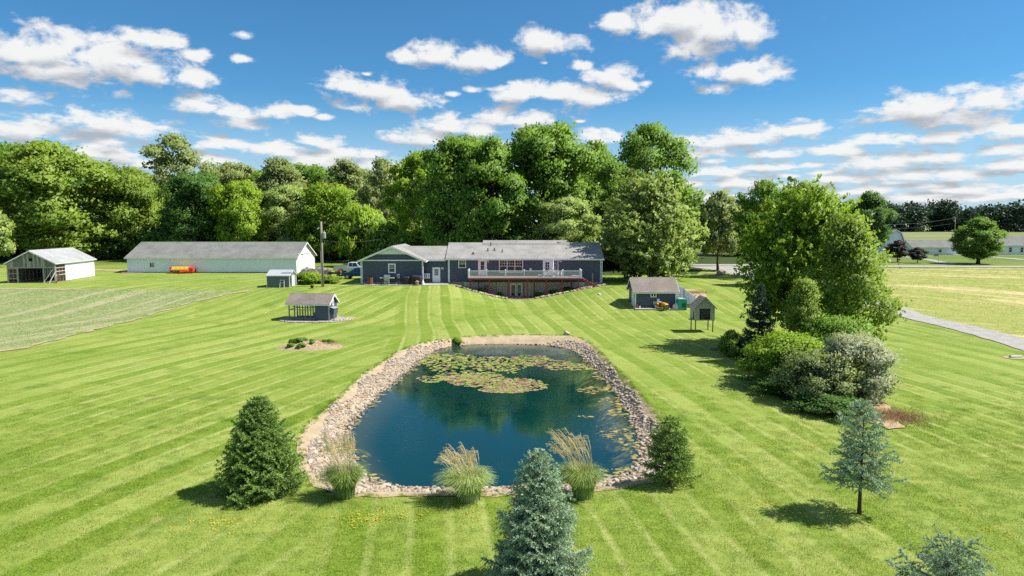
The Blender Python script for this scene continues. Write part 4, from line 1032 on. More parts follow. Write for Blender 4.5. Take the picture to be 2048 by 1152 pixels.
# ------------------------------------------------------------------ the farm beyond the road
def gambrel_barn():
    a = G(1766.5, 506); b = G(1803, 505)
    k = mpp(a.y); wd = (1803-1766.5)*k; H_ = 45*k
    r = thing('gambrel_barn', 'white gambrel barn with a dark roof beyond the road', 'barn', ((a.x+b.x)/2, a.y, a.z-.1), R(4))
    h_ = wd/2; prof = [(-h_, 0), (h_, 0), (h_*1.02, H_*.50), (h_*.62, H_*.86), (0, H_), (-h_*.62, H_*.86), (-h_*1.02, H_*.50)]
    MB().prism(prof, 'y', 0, 8).build('wall', 'white_metal', r)
    pr = [(-h_*1.12, H_*.45), (-h_*.66, H_*.88), (0, H_*1.02), (h_*.66, H_*.88), (h_*1.12, H_*.45)]
    for i in range(4):
        (xa, za), (xb, zb) = pr[i], pr[i+1]
        MB().slab([(xa, -.3, za+.03), (xb, -.3, zb+.03), (xb, 8.2, zb+.03), (xa, 8.2, za+.03)], .12).build('roof', 'shingle_dark', r)
        MB().beam((xa, -.34, za+.05), (xb, -.34, zb+.05), .06, .28).build('rake_board', 'white', r)
    MB().box(-h_-.02, h_+.02, -.03, 8.02, -.4, .35).build('foundation', 'concrete_old', r)
    MB().box(-.6, .6, -.06, -.002, H_*.55, H_*.72).build('loft_door', 'white', r)
gambrel_barn()
def hoop():
    a = G(1812, 503)
    k = mpp(a.y+8); wd = 58*k
    r = thing('hoop_building', 'low white arched building behind the far cottage', 'building', (a.x+wd/2, a.y+10, a.z-.1))
    pr = [(wd/2*math.cos(t), 1.4+2.0*math.sin(t)) for t in np.linspace(0, math.pi, 13)]
    MB().prism([(-wd/2, 0)] + [(wd/2, 0)] + pr, 'y', 0, 10).build('wall', 'white_metal', r)
    q = MB()
    for (xa, za), (xb, zb) in zip(pr[:-1], pr[1:]): q.slab([(xa, -.2, za+.02), (xb, -.2, zb+.02), (xb, 10.2, zb+.02), (xa, 10.2, za+.02)], .08)
    q.build('roof', 'white', r)
    MB().box(-1.6, 1.6, -.06, -.003, 0, 2.2).build('door', 'white_dull', r)
hoop()
def far_house(name, label, px0, px1, base, eave, ridge, wins, roof, gable_left):
    a = G(px0, base); k = mpp(a.y); L = (px1-px0)*k; W = 7.0
    hw_ = (base-eave)*k; hr = hw_ + (eave-ridge)*k*1.35
    r = thing(name, label, 'house', (a.x+L/2, a.y+W/2, a.z-.05), R(-6) if gable_left else 0)
    gable(r, L, W, hw_, hr, 'white_siding', roof, 'white', .35, .3, corner=.12)
    for p, ww, wh in wins: window(r, ((p-px0)*k-L/2, -W/2-.002, hw_*.52), ww, wh, cols=1, rows=1, trim=.10)
    return r
far_house('cottage', 'white cottage with grey roof left of the round maple', 1830, 1914, 509.5, 494, 485, [(1882, 1.0, 1.0)], 'shingle_barn', True)
far_house('farmhouse', 'white farmhouse at the far right edge beyond the road', 1986, 2090, 509.5, 490, 478, [(2020, .95, 1.5), (2043, .95, 1.5), (2070, .95, 1.5)], 'shingle_barn', False)

# ------------------------------------------------------------------ vegetation
leaf_mat('leaf_mid', (0.105, 0.215, 0.028), (0.275, 0.44, 0.078))
leaf_mat('leaf_dark', (0.075, 0.17, 0.038), (0.185, 0.33, 0.08))
leaf_mat('leaf_yellow', (0.135, 0.235, 0.03), (0.35, 0.47, 0.085))
leaf_mat('leaf_bright', (0.16, 0.29, 0.024), (0.35, 0.5, 0.055))
leaf_mat('leaf_grey', (0.18, 0.25, 0.085), (0.39, 0.46, 0.19))
leaf_mat('leaf_silver', (0.27, 0.32, 0.2), (0.53, 0.57, 0.42))
leaf_mat('leaf_soft', (0.22, 0.32, 0.08), (0.49, 0.6, 0.22))
leaf_mat('leaf_far', (0.03, 0.065, 0.036), (0.07, 0.12, 0.066), 0.2)
leaf_mat('leaf_purple', (0.030, 0.022, 0.022), (0.085, 0.062, 0.050), 0.2)
leaf_mat('needle_green', (0.06, 0.13, 0.026), (0.34, 0.48, 0.125), 0.18)
leaf_mat('needle_blue', (0.115,0.200,0.125), (0.480,0.610,0.430), 0.15)
leaf_mat('needle_dark', (0.018, 0.042, 0.03), (0.08, 0.135, 0.092), 0.12)
leaf_mat('blade', (0.16, 0.26, 0.04), (0.52, 0.62, 0.26), 0.35)
leaf_mat('plume', (0.66, 0.54, 0.4), (0.9, 0.81, 0.66), 0.3)
leaf_mat('dry_brush', (0.20, 0.12, 0.07), (0.48, 0.32, 0.18), 0.2)
leaf_mat('pad', (0.17,0.22,0.03), (0.42,0.45,0.13), 0.1, 0.35)
leaf_mat('pad_red', (0.26, 0.13, 0.1), (0.46, 0.27, 0.22), 0.1, 0.35)
leaf_mat('flower_yellow', (0.75, 0.48, 0.01), (0.85, 0.65, 0.02), 0.2)

def unit(rg, n):
    v = rg.normal(size=(n, 3)); return v / np.linalg.norm(v, axis=1, keepdims=True)
def leaf_quads(C, N, size, rg, aspect=1.5):
    """rhombus leaves at C with normals N"""
    n = len(C); N = N / np.linalg.norm(N, axis=1, keepdims=True)
    A = np.cross(N, unit(rg, n)); A /= np.linalg.norm(A, axis=1, keepdims=True) + 1e-9
    B = np.cross(N, A); s = (size * rg.uniform(.6, 1.35, n))[:, None]
    a = A * s * .5 * aspect; b = B * s * .5
    return np.stack([C - a, C - b + a * .1, C + a, C + b + a * .1], 1).reshape(-1, 3)
def soft_normals(me, N):
    N = N / (np.linalg.norm(N, axis=1, keepdims=True) + 1e-9)
    me.normals_split_custom_set_from_vertices(np.repeat(N, 4, 0).astype(np.float32))
def crown(seed, Hh, Rr, base=.18, nl=30, ns=26, nleaf=40, leaf=.40, shape='oval', rb=.30, rs=.085, flat=.75, sparse=0.0, up=.55, lean=(0, 0), hole=0.0):
    """returns leaf mesh + limb centres for a crown of height Hh, radius Rr (metres), ground at 0"""
    rg = np.random.default_rng(seed); zc0 = Hh * base; ch = Hh - zc0
    env = {'oval': lambda t: np.sin(np.pi * np.clip(t * .88 + .10, 0, 1)) ** .65,
           'round': lambda t: np.sqrt(np.clip(1 - (2 * t - 1) ** 2, 0, 1)) ** .9,
           'cone': lambda t: np.clip(1.08 - t, 0, 1) ** .65 * (.55 + .45 * np.clip(t * 6, 0, 1)),
           'vase': lambda t: (.38 + .62 * np.sin(np.pi * np.clip(t * .75 + .12, 0, 1))),
           'column': lambda t: np.clip(np.sin(np.pi * np.clip(t * .9 + .08, 0, 1)), 0, 1) ** .4}[shape]
    t = (np.arange(nl) + rg.uniform(0, 1, nl)) / nl
    az_ = np.arange(nl) * 2.39996 + rg.uniform(-.5, .5, nl)
    rad = env(t) * Rr; rbl = Rr * rb * rg.uniform(.55, 1.30, nl)
    rho = np.clip(rad - rbl * .75, 0, None) * rg.uniform(.45, 1.22, nl)
    CC = np.stack([np.cos(az_) * rho + lean[0] * t * ch, np.sin(az_) * rho + lean[1] * t * ch, zc0 + t * ch * .94], 1)
    CC[:, 2] = np.minimum(CC[:, 2], Hh - rbl * .55)
    # sub clumps on each limb blob
    L = np.repeat(np.arange(nl), ns); dirs = unit(rg, nl * ns); dirs[:, 2] = dirs[:, 2] * .8 + .22
    out = CC[L] - np.array([0, 0, zc0 + ch * .45]); out /= np.linalg.norm(out, axis=1, keepdims=True) + 1e-9
    keep = (dirs * out).sum(1) > -.45
    keep &= rg.uniform(size=len(keep)) > sparse
    L = L[keep]; dirs = dirs[keep]
    S = CC[L] + dirs * (rbl[L] * rg.uniform(.55, 1.12, len(L)))[:, None] * np.array([1, 1, flat])
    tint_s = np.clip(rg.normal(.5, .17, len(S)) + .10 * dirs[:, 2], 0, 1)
    m = np.repeat(np.arange(len(S)), nleaf)
    off = rg.normal(size=(len(m), 3)) * (Rr * rs) * np.array([1, 1, .62])
    Cn = S[m] + off
    Nn = dirs[m] * .45 + np.array([0, 0, up*.7]) + rg.normal(size=(len(m), 3)) * .5
    SN = off / (Rr * rs) * .40 + dirs[m] * .55 + out[keep][m] * .45 + np.array([0, 0, .55]) + rg.normal(size=(len(m), 3)) * .30
    Nn = rg.normal(size=(len(m), 3)); Nn = np.where((Nn * SN).sum(1, keepdims=True) < 0, -Nn, Nn)
    V = leaf_quads(Cn, Nn, leaf, rg)
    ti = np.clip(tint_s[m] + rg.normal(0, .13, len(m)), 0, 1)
    return V, ti, CC, SN
def trunk_mb(CC, Hh, Rr, base, r0, seed, lean=(0, 0), n_l=None):
    rg = random.Random(seed); mb = MB()
    top = Hh * .80; K = 8
    wob = [(rg.uniform(-1, 1) * Rr * .03, rg.uniform(-1, 1) * Rr * .03) for _ in range(K)]
    P = [Vector((wob[i][0] * (i > 0) + lean[0] * max(0, top * i / (K-1) - Hh*base), wob[i][1] * (i > 0) + lean[1] * max(0, top * i / (K-1) - Hh*base), top * i / (K-1) - (.15 if i == 0 else 0))) for i in range(K)]
    rad = [r0 * (1.5 if i == 0 else 1.05 - .95 * i / (K-1)) for i in range(K)]
    mb.tube(P, rad, 9)
    for c in CC:
        c = Vector(c); zs = max(Hh * base * .75, c.z - math.hypot(c.x, c.y) * .75 - .08 * Hh); zs = min(zs, top * .93)
        i = min(int(zs / top * (K-1)), K-2); f = zs / top * (K-1) - i
        s_ = P[i].lerp(P[i+1], f); rr = max(.03, (rad[i] * (1-f) + rad[i+1] * f) * .45)
        mid = s_.lerp(c, .5) + Vector((0, 0, -.04 * Hh * .3 + rg.uniform(-.2, .2)))
        mb.tube([s_, mid, c], [rr, rr * .6, rr * .22], 5, cap=False)
        for _ in range(3):
            e_ = c + Vector((rg.uniform(-1, 1), rg.uniform(-1, 1), rg.uniform(-.2, .9))) * Rr * .22
            mb.tube([mid.lerp(c, rg.uniform(.3, .9)), e_], [rr * .3, rr * .1], 4, cap=False)
    return mb
ARCH = {}
def arche(key, seed, Hh, Rr, base, r0, bark='bark', **kw):
    V, ti, CC, SN = crown(seed, Hh, Rr, base, **kw)
    cm = mesh_np('crown', V, 4, ti); soft_normals(cm, SN); tm = trunk_mb(CC, Hh, Rr, base, r0, seed, kw.get('lean', (0, 0))).mesh('trunk', True, False)
    tm.materials.append(MATS[bark]); cm.materials.append(MATS['leaf_mid'])
    ARCH[key] = (cm, tm, Hh, Rr)
arche('broad1', 1, 22, 9.5, .10, .45, nl=36, ns=26, nleaf=58, leaf=.39, shape='oval', flat=.55, up=.75, rb=.27)
arche('broad2', 2, 20, 8.0, .12, .42, nl=32, ns=26, nleaf=58, leaf=.37, shape='round', flat=.6, up=.7, rb=.29)
arche('dense1', 3, 22, 8.0, .10, .5, nl=40, ns=26, nleaf=58, leaf=.35, shape='column', flat=.8, rb=.30)
arche('dense2', 4, 22, 7.0, .14, .5, nl=36, ns=26, nleaf=58, leaf=.35, shape='oval', flat=.9, rb=.34)
arche('round1', 5, 16, 7.0, .08, .4, nl=30, ns=26, nleaf=58, leaf=.32, shape='round', flat=.85, rb=.34)
arche('tall1', 6, 26, 7.0, .30, .38, 'bark_pale', nl=26, ns=20, nleaf=46, leaf=.40, shape='oval', sparse=.34, rb=.27, rs=.095)
arche('tall2', 7, 24, 6.5, .18, .38, 'bark_pale', nl=30, ns=22, nleaf=46, leaf=.36, shape='column', sparse=.18, rb=.29)
arche('oak', 8, 24, 8.0, .25, .5, nl=30, ns=22, nleaf=46, leaf=.35, shape='oval', sparse=.26, rb=.27, rs=.09)
arche('small', 9, 10, 4.0, .25, .18, nl=20, ns=20, nleaf=30, leaf=.34, shape='oval', sparse=.2, rb=.32, rs=.10)
arche('bush', 10, 4, 3.0, .02, .08, nl=16, ns=22, nleaf=34, leaf=.26, shape='round', rb=.42, rs=.11)
def place_tree(key, name, label, cat, x, y, top, wd, leaf, rz=0.0, group=None, sink=0.0):
    """top: world z of the crown tip, wd: crown width in metres"""
    cm, tm, Hh, Rr = ARCH[key]; z = hz(x, y) - sink
    r = thing(name, label, cat, (x, y, z), rz, group); s = wd / (2 * Rr) / 1.06
    r.scale = (s, s, (top - z) / Hh)
    link('trunk', tm, None, r)
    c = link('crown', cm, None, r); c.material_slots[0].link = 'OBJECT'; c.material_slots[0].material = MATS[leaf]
    return r
def tree_px(key, name, label, pxc, top, wpx, y, leaf, rz=0.0, cat='tree', group=None):
    p = at_y(pxc, top, y); place_tree(key, name, label, cat, p.x, y, p.z, wpx * mpp(y), leaf, rz, group)
WOOD = 'trees of the wood behind the yard'
T = tree_px
T('broad1', 'shade_tree', 'broad yellow-green tree at the far left edge behind the open shed', 92, 288, 290, 150, 'leaf_yellow', 0.3, group=WOOD)
T('broad2', 'shade_tree', 'darker tree peeking over the crown of the far-left broad tree', 20, 292, 200, 172, 'leaf_mid', 1.3, group=WOOD)
T('broad2', 'shade_tree', 'dark green tree directly left of the tall sparse cottonwood, lower half shaded', 205, 330, 150, 178, 'leaf_dark', 2.2, group=WOOD)
T('broad1', 'shade_tree', 'yellow-green tree behind the left end of the long barn', 262, 338, 150, 160, 'leaf_yellow', 2.6, group=WOOD)
T('tall1', 'cottonwood', 'tall sparse cottonwood rising above the wood left of the long barn', 345, 272, 150, 192, 'leaf_grey', 0.4, group=WOOD)
T('dense1', 'shade_tree', 'dark green maple behind the long barn', 388, 350, 150, 152, 'leaf_dark', 0.9, group=WOOD)
T('round1', 'shade_tree', 'bright lime green round tree behind the long barn', 474, 368, 120, 150, 'leaf_bright', 0.2, group=WOOD)
T('tall2', 'shade_tree', 'grey-green tall tree at the back of the wood above the lime green tree', 470, 324, 120, 205, 'leaf_grey', 1.9, group=WOOD)
T('dense2', 'shade_tree', 'tall back-row tree above the right half of the long barn', 560, 326, 130, 205, 'leaf_grey', 0.7, group=WOOD)
T('broad2', 'shade_tree', 'light green tree behind the middle of the long barn', 572, 374, 130, 156, 'leaf_soft', 3.0, group=WOOD)
T('round1', 'shade_tree', 'mid green tree behind the right gable of the long barn', 655, 372, 140, 152, 'leaf_bright', 2.0, group=WOOD)
T('tall2', 'shade_tree', 'pale tall tree at the back of the wood right of the utility pole', 700, 320, 110, 190, 'leaf_grey', 3.5, group=WOOD)
T('tall1', 'shade_tree', 'sparse pale tree with bare stems left of the garage', 762, 318, 90, 178, 'leaf_grey', 2.3, group=WOOD)
T('bush', 'shrub', 'bright green thicket at the wood edge right of the utility pole', 726, 424, 100, 147, 'leaf_bright', 1.0, 'shrub')
T('tall2', 'shade_tree', 'bright green narrow tree just above the garage roof', 826, 302, 115, 132, 'leaf_bright', 0.5, group=WOOD)
T('dense1', 'maple_tree', 'large dark maple behind the garage end of the house', 925, 280, 190, 122, 'leaf_mid', 1.1, group=WOOD)
T('dense2', 'maple_tree', 'tall maple behind the left half of the house roof', 985, 290, 150, 118, 'leaf_mid', 2.4, group=WOOD)
T('dense1', 'maple_tree', 'largest maple of all, behind the middle of the house', 1085, 258, 225, 124, 'leaf_mid', 0.1, group=WOOD)
T('broad2', 'maple_tree', 'lower maple behind the right half of the house roof', 1135, 398, 150, 112, 'leaf_soft', 2.9, group=WOOD)
T('oak', 'oak_tree', 'dark tree showing between the largest maple and the tall oak', 1192, 286, 120, 140, 'leaf_mid', 1.4, group=WOOD)
T('oak', 'oak_tree', 'tall open-crowned oak right of the house', 1300, 252, 190, 132, 'leaf_mid', 0.4, group=WOOD)
T('dense2', 'oak_tree', 'green tree behind the silver maple, under the tall oak', 1245, 372, 130, 122, 'leaf_mid', 4.0, group=WOOD)
T('small', 'young_tree', 'young open tree with a straight trunk beside the boulder', 1440, 388, 104, 119, 'leaf_grey', 0.3)
T('oak', 'shade_tree', 'dark tree between the young tree and the big right-hand tree', 1530, 364, 130, 105, 'leaf_mid', 2.0)
T('tall2', 'shade_tree', 'pale tree top showing above the big right-hand tree', 1625, 362, 120, 90, 'leaf_soft', 2.7)
T('dense2', 'shade_tree', 'dark green tree left of the gambrel barn beyond the road', 1742, 390, 84, 172, 'leaf_dark', 1.0)
T('dense2', 'maple_tree', 'round dark green maple on the lawn beyond the road', 1961, 440, 90, 141, 'leaf_mid', 1.3)
T('small', 'crab_apple', 'dark purple-leaved crab apple in front of the gambrel barn', 1797, 482, 44, 147, 'leaf_purple', 0.9)
T('small', 'crab_apple', 'smaller purple-leaved crab apple in front of the cottage', 1836, 496, 36, 143, 'leaf_purple', 2.2)
T('small', 'young_tree', 'pale young tree cut by the left edge of the picture', -12, 425, 76, 128, 'leaf_soft', 1.2)
# trees deeper in the wood that close the gaps
rb_ = random.Random(77)
deep = [(-60, 320, 210), (60, 330, 215), (150, 350, 205), (240, 356, 215), (330, 356, 214), (415, 350, 222), (515, 345, 225), (620, 335, 222), (665, 345, 210), (735, 350, 215), (800, 345, 205), (870, 340, 165), (960, 330, 160), (1150, 330, 165), (1240, 330, 170), (1330, 350, 160), (1375, 402, 165), (1480, 415, 178)]
deep_name = ['left of the broad tree at the far left', 'behind the broad tree at the far left', 'left of the tall cottonwood trunk', 'under the left side of the cottonwood', 'under the right side of the cottonwood', 'behind the dark maple', 'behind the lime green tree', 'behind the light green tree', 'behind the utility pole', 'behind the thicket', 'behind the bright narrow tree', 'behind the maple at the garage end', 'behind the left half of the house', 'behind the largest maple', 'behind the dark oak', 'behind the tall oak', 'behind the silver maple', 'behind the young tree by the boulder']
for (px, top, y), nm in zip(deep, deep_name):
    T(rb_.choice(['dense1', 'dense2', 'tall2', 'broad2']), 'wood_tree', 'deep-wood tree standing ' + nm, px, top, 135, y, rb_.choice(['leaf_mid', 'leaf_dark', 'leaf_mid']), rb_.uniform(0, 6), group='trees deep in the wood')
# brushy wood edge
under = [(20, 458, 140, 152), (140, 462, 130, 156), (235, 458, 120, 160), (330, 452, 120, 160), (430, 456, 110, 158), (520, 452, 110, 158), (600, 446, 120, 158), (668, 452, 110, 156), (790, 446, 110, 140), (850, 452, 110, 132), (920, 452, 110, 128), (1010, 462, 120, 126), (1100, 458, 120, 126), (1180, 462, 110, 128), (1240, 466, 110, 128), (1330, 478, 110, 128)]
under_name = ['left of the open shed roof', 'behind the open shed', 'between open shed and long barn', 'at the left end of the long barn roof', 'over the barn roof under the dark maple', 'over the barn roof under the lime tree', 'over the right end of the barn roof', 'behind the utility pole', 'left of the garage roof', 'above the garage ridge', 'above the breezeway roof', 'above the house vents', 'above the middle of the house roof', 'above the right end of the house roof', 'right of the house corner', 'behind the silver maple trunk']
for (px, top, wpx, y), nm in zip(under, under_name):
    T('bush', 'shrub', 'dark undergrowth shrub ' + nm, px, top, wpx, y, rb_.choice(['leaf_dark', 'leaf_mid', 'leaf_dark']), rb_.uniform(0, 6), 'shrub', 'undergrowth along the wood edge')
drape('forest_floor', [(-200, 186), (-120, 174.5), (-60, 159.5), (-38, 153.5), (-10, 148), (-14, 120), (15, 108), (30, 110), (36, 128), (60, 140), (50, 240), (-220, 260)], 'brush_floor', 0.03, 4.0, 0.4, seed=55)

# silver maple: long up-swept sprays
def spray_tree(seed, Hh, Rr, base, nl, nsp, leaf, lean):
    rg = np.random.default_rng(seed); V = []; TI = []; CC = []; SN = []
    for i in range(nl):
        t = (i + rg.uniform()) / nl; a = i * 2.39996 + rg.uniform(-.4, .4)
        env = math.sin(math.pi * min(1, t * .80 + .16)) ** .7
        rho = Rr * env * rg.uniform(.30, .92); z = Hh * (base + (1 - base) * t * .93)
        c = np.array([math.cos(a) * rho, math.sin(a) * rho, z]); CC.append(c * np.array([.8, .8, .93]))
        for k in range(nsp):
            d = np.array([math.cos(a) * .7, math.sin(a) * .7, .5]) + rg.normal(size=3) * .55 + np.array([lean[0], lean[1], 0]); d /= np.linalg.norm(d)
            ln = rg.uniform(1.0, 2.2) * Rr / 7; st = c + rg.normal(size=3) * Rr * .13
            m = 22; s = rg.uniform(0, 1, m)[:, None]
            P_ = st + d * s * ln + np.array([lean[0], lean[1], -.15]) * (s ** 2) * ln * .5 + rg.normal(size=(m, 3)) * .11 * Rr / 7
            o_ = np.array([math.cos(a), math.sin(a), .3])
            S_ = np.tile(o_ * .5 + np.array([0, 0, .6]), (m, 1)) + (P_ - st - d * ln * .5) / ln * .5 + rg.normal(size=(m, 3)) * .35
            N_ = rg.normal(size=(m, 3)) + d * .2; N_ = np.where((N_ * S_).sum(1, keepdims=True) < 0, -N_, N_); SN.append(S_)
            V.append(leaf_quads(P_, N_, leaf, rg, 1.8)); TI.append(np.clip(rg.normal(.5, .16) + rg.normal(0, .12, m), 0, 1))
    return np.concatenate(V), np.concatenate(TI), np.array(CC), np.concatenate(SN)
def arche_spray(key, seed, Hh, Rr, base, nl, nsp, leaf, lean, r0):
    V, ti, CC, SN = spray_tree(seed, Hh, Rr, base, nl, nsp, leaf, lean)
    cm = mesh_np('crown', V, 4, ti); soft_normals(cm, SN); tm = trunk_mb(CC, Hh, Rr, base, r0, seed).mesh('trunk', True, False); tm.materials.append(MATS['bark']); cm.materials.append(MATS['leaf_mid'])
    ARCH[key] = (cm, tm, Hh, Rr)
arche_spray('silver', 31, 15.5, 7.2, .08, 54, 30, .28, (-.35, .0), .35)
T('silver', 'silver_maple', 'feathery pale green silver maple behind the garden shed', 1306, 360, 212, 98, 'leaf_soft', 0.0)
# the big right-hand clump
arche_spray('near1', 32, 13, 6.0, .22, 64, 36, .20, (-.30, -.1), .30)
arche('near2', 33, 12, 4.6, .16, .22, nl=38, ns=28, nleaf=30, leaf=.19, shape='cone', sparse=.30, rb=.27, rs=.095)
arche('near3', 34, 5, 3.4, .02, .10, nl=26, ns=30, nleaf=36, leaf=.16, shape='round', rb=.36, rs=.09)
T('near1', 'shade_tree', 'big wind-swept green tree at the right, above the dark spruce', 1618, 392, 250, 55, 'leaf_bright', 0.0)
T('near2', 'maple_tree', 'yellow-green maple at the right edge of the right-hand clump', 1698, 432, 215, 48.5, 'leaf_yellow', 0.7)
T('near2', 'maple_tree', 'shorter yellow-green tree in the middle of the right-hand clump', 1610, 560, 120, 46, 'leaf_yellow', 3.0)
T('near3', 'shrub', 'bright green rounded shrub at the left foot of the right-hand clump', 1578, 672, 170, 42, 'leaf_bright', 0.4, 'shrub')
T('near3', 'shrub', 'silvery russian olive shrub at the right foot of the right-hand clump', 1712, 676, 172, 38.5, 'leaf_silver', 2.0, 'shrub')
T('near3', 'shrub', 'grey-green shrub in front between the bright and silvery shrubs', 1640, 708, 170, 38, 'leaf_grey', 4.0, 'shrub')
T('near3', 'shrub', 'dark low shrub at the left front of the right-hand clump', 1560, 750, 130, 40.5, 'leaf_dark', 1.0, 'shrub')
T('near3', 'shrub', 'dark low shrub at the very front of the right-hand clump', 1655, 788, 150, 36, 'leaf_dark', 3.0, 'shrub')
T('near3', 'shrub', 'mid green shrub behind the silvery shrub under the maple', 1680, 640, 170, 44, 'leaf_mid', 1.0, 'shrub')
T('bush', 'shrub', 'low round dark shrub beside the dark spruce', 1465, 666, 48, 51.5, 'leaf_mid', 1.5, 'shrub')
T('bush', 'weed_patch', 'tall green weeds between the metal shed and the utility pole', 614, 546, 56, 92, 'leaf_bright', 0.4, 'weeds')
T('bush', 'weed_patch', 'low green weeds right behind the utility pole', 655, 552, 60, 94, 'leaf_bright', 2.4, 'weeds')
# small clumps below the deck
for px, py, wpx, lab in [(962, 578, 14, 'small green plant clump beside the condenser under the deck'), (1000, 588, 14, 'small green plant clump left of the french door'), (1078, 588, 18, 'small green plant clump right of the french door'), (1109, 580, 22, 'wider plant clump under the right half of the deck'), (1136, 577, 22, 'hosta clump near the right end of the deck')]:
    q = at_y(px, py, 90.6); place_tree('bush', 'plant_clump', lab, 'plant', q.x, 90.6, max(q.z, hz(q.x, 90.6)+.55), wpx*mpp(90.6), 'leaf_mid' if wpx < 20 else 'leaf_dark', px)
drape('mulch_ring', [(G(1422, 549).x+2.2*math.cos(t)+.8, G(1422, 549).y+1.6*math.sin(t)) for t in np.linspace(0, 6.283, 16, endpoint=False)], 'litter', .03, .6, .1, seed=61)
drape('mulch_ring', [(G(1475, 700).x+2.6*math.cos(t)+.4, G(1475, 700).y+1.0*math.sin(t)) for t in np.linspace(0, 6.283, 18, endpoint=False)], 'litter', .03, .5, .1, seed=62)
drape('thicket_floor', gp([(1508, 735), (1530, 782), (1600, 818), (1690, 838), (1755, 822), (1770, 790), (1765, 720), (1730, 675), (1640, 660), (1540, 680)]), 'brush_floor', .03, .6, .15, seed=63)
drape('thatch_patch', gp([(1725, 800), (1740, 845), (1775, 862), (1805, 858), (1800, 838), (1770, 808), (1760, 790)]), 'thatch', .05, .35, .12, seed=64)
drape('thatch_patch', [(G(1385, 588).x+1.6*math.cos(t), G(1385, 588).y+2.6*math.sin(t)) for t in np.linspace(0, 6.283, 16, endpoint=False)], 'thatch', .05, .5, .12, seed=65)

# far wood on the horizon
def far_wood():
    rg = np.random.default_rng(91); V = []; TI = []
    xs_ = np.concatenate([np.arange(150, 760, 4.5), np.arange(150, 760, 7.0)])
    for x in xs_:
        y = 470 + rg.uniform(-18, 40); H_ = rg.uniform(14, 21); Rw = rg.uniform(6, 9); z0 = float(h(x, y))
        n = 26
        B_ = np.stack([rg.normal(0, Rw*.45, n), rg.normal(0, Rw*.45, n), H_*rg.beta(1.6, 1.3, n)], 1)
        m = np.repeat(np.arange(n), 40); C_ = B_[m] + rg.normal(size=(len(m), 3)) * np.array([1.7, 1.7, 1.2]) + np.array([x, y, z0])
        V.append(leaf_quads(C_, rg.normal(size=(len(m), 3))*.5 + np.array([0, -.2, .6]), 1.3, rg)); TI.append(np.clip(rg.normal(.5, .2, n)[m] + rg.normal(0, .1, len(m)), 0, 1))
    o = link('far_wood', mesh_np('far_wood', np.concatenate(V), 4, np.concatenate(TI)), 'leaf_far')
    tag(o, 'dark line of woods along the horizon at the right', 'wood', kind='stuff')
far_wood()

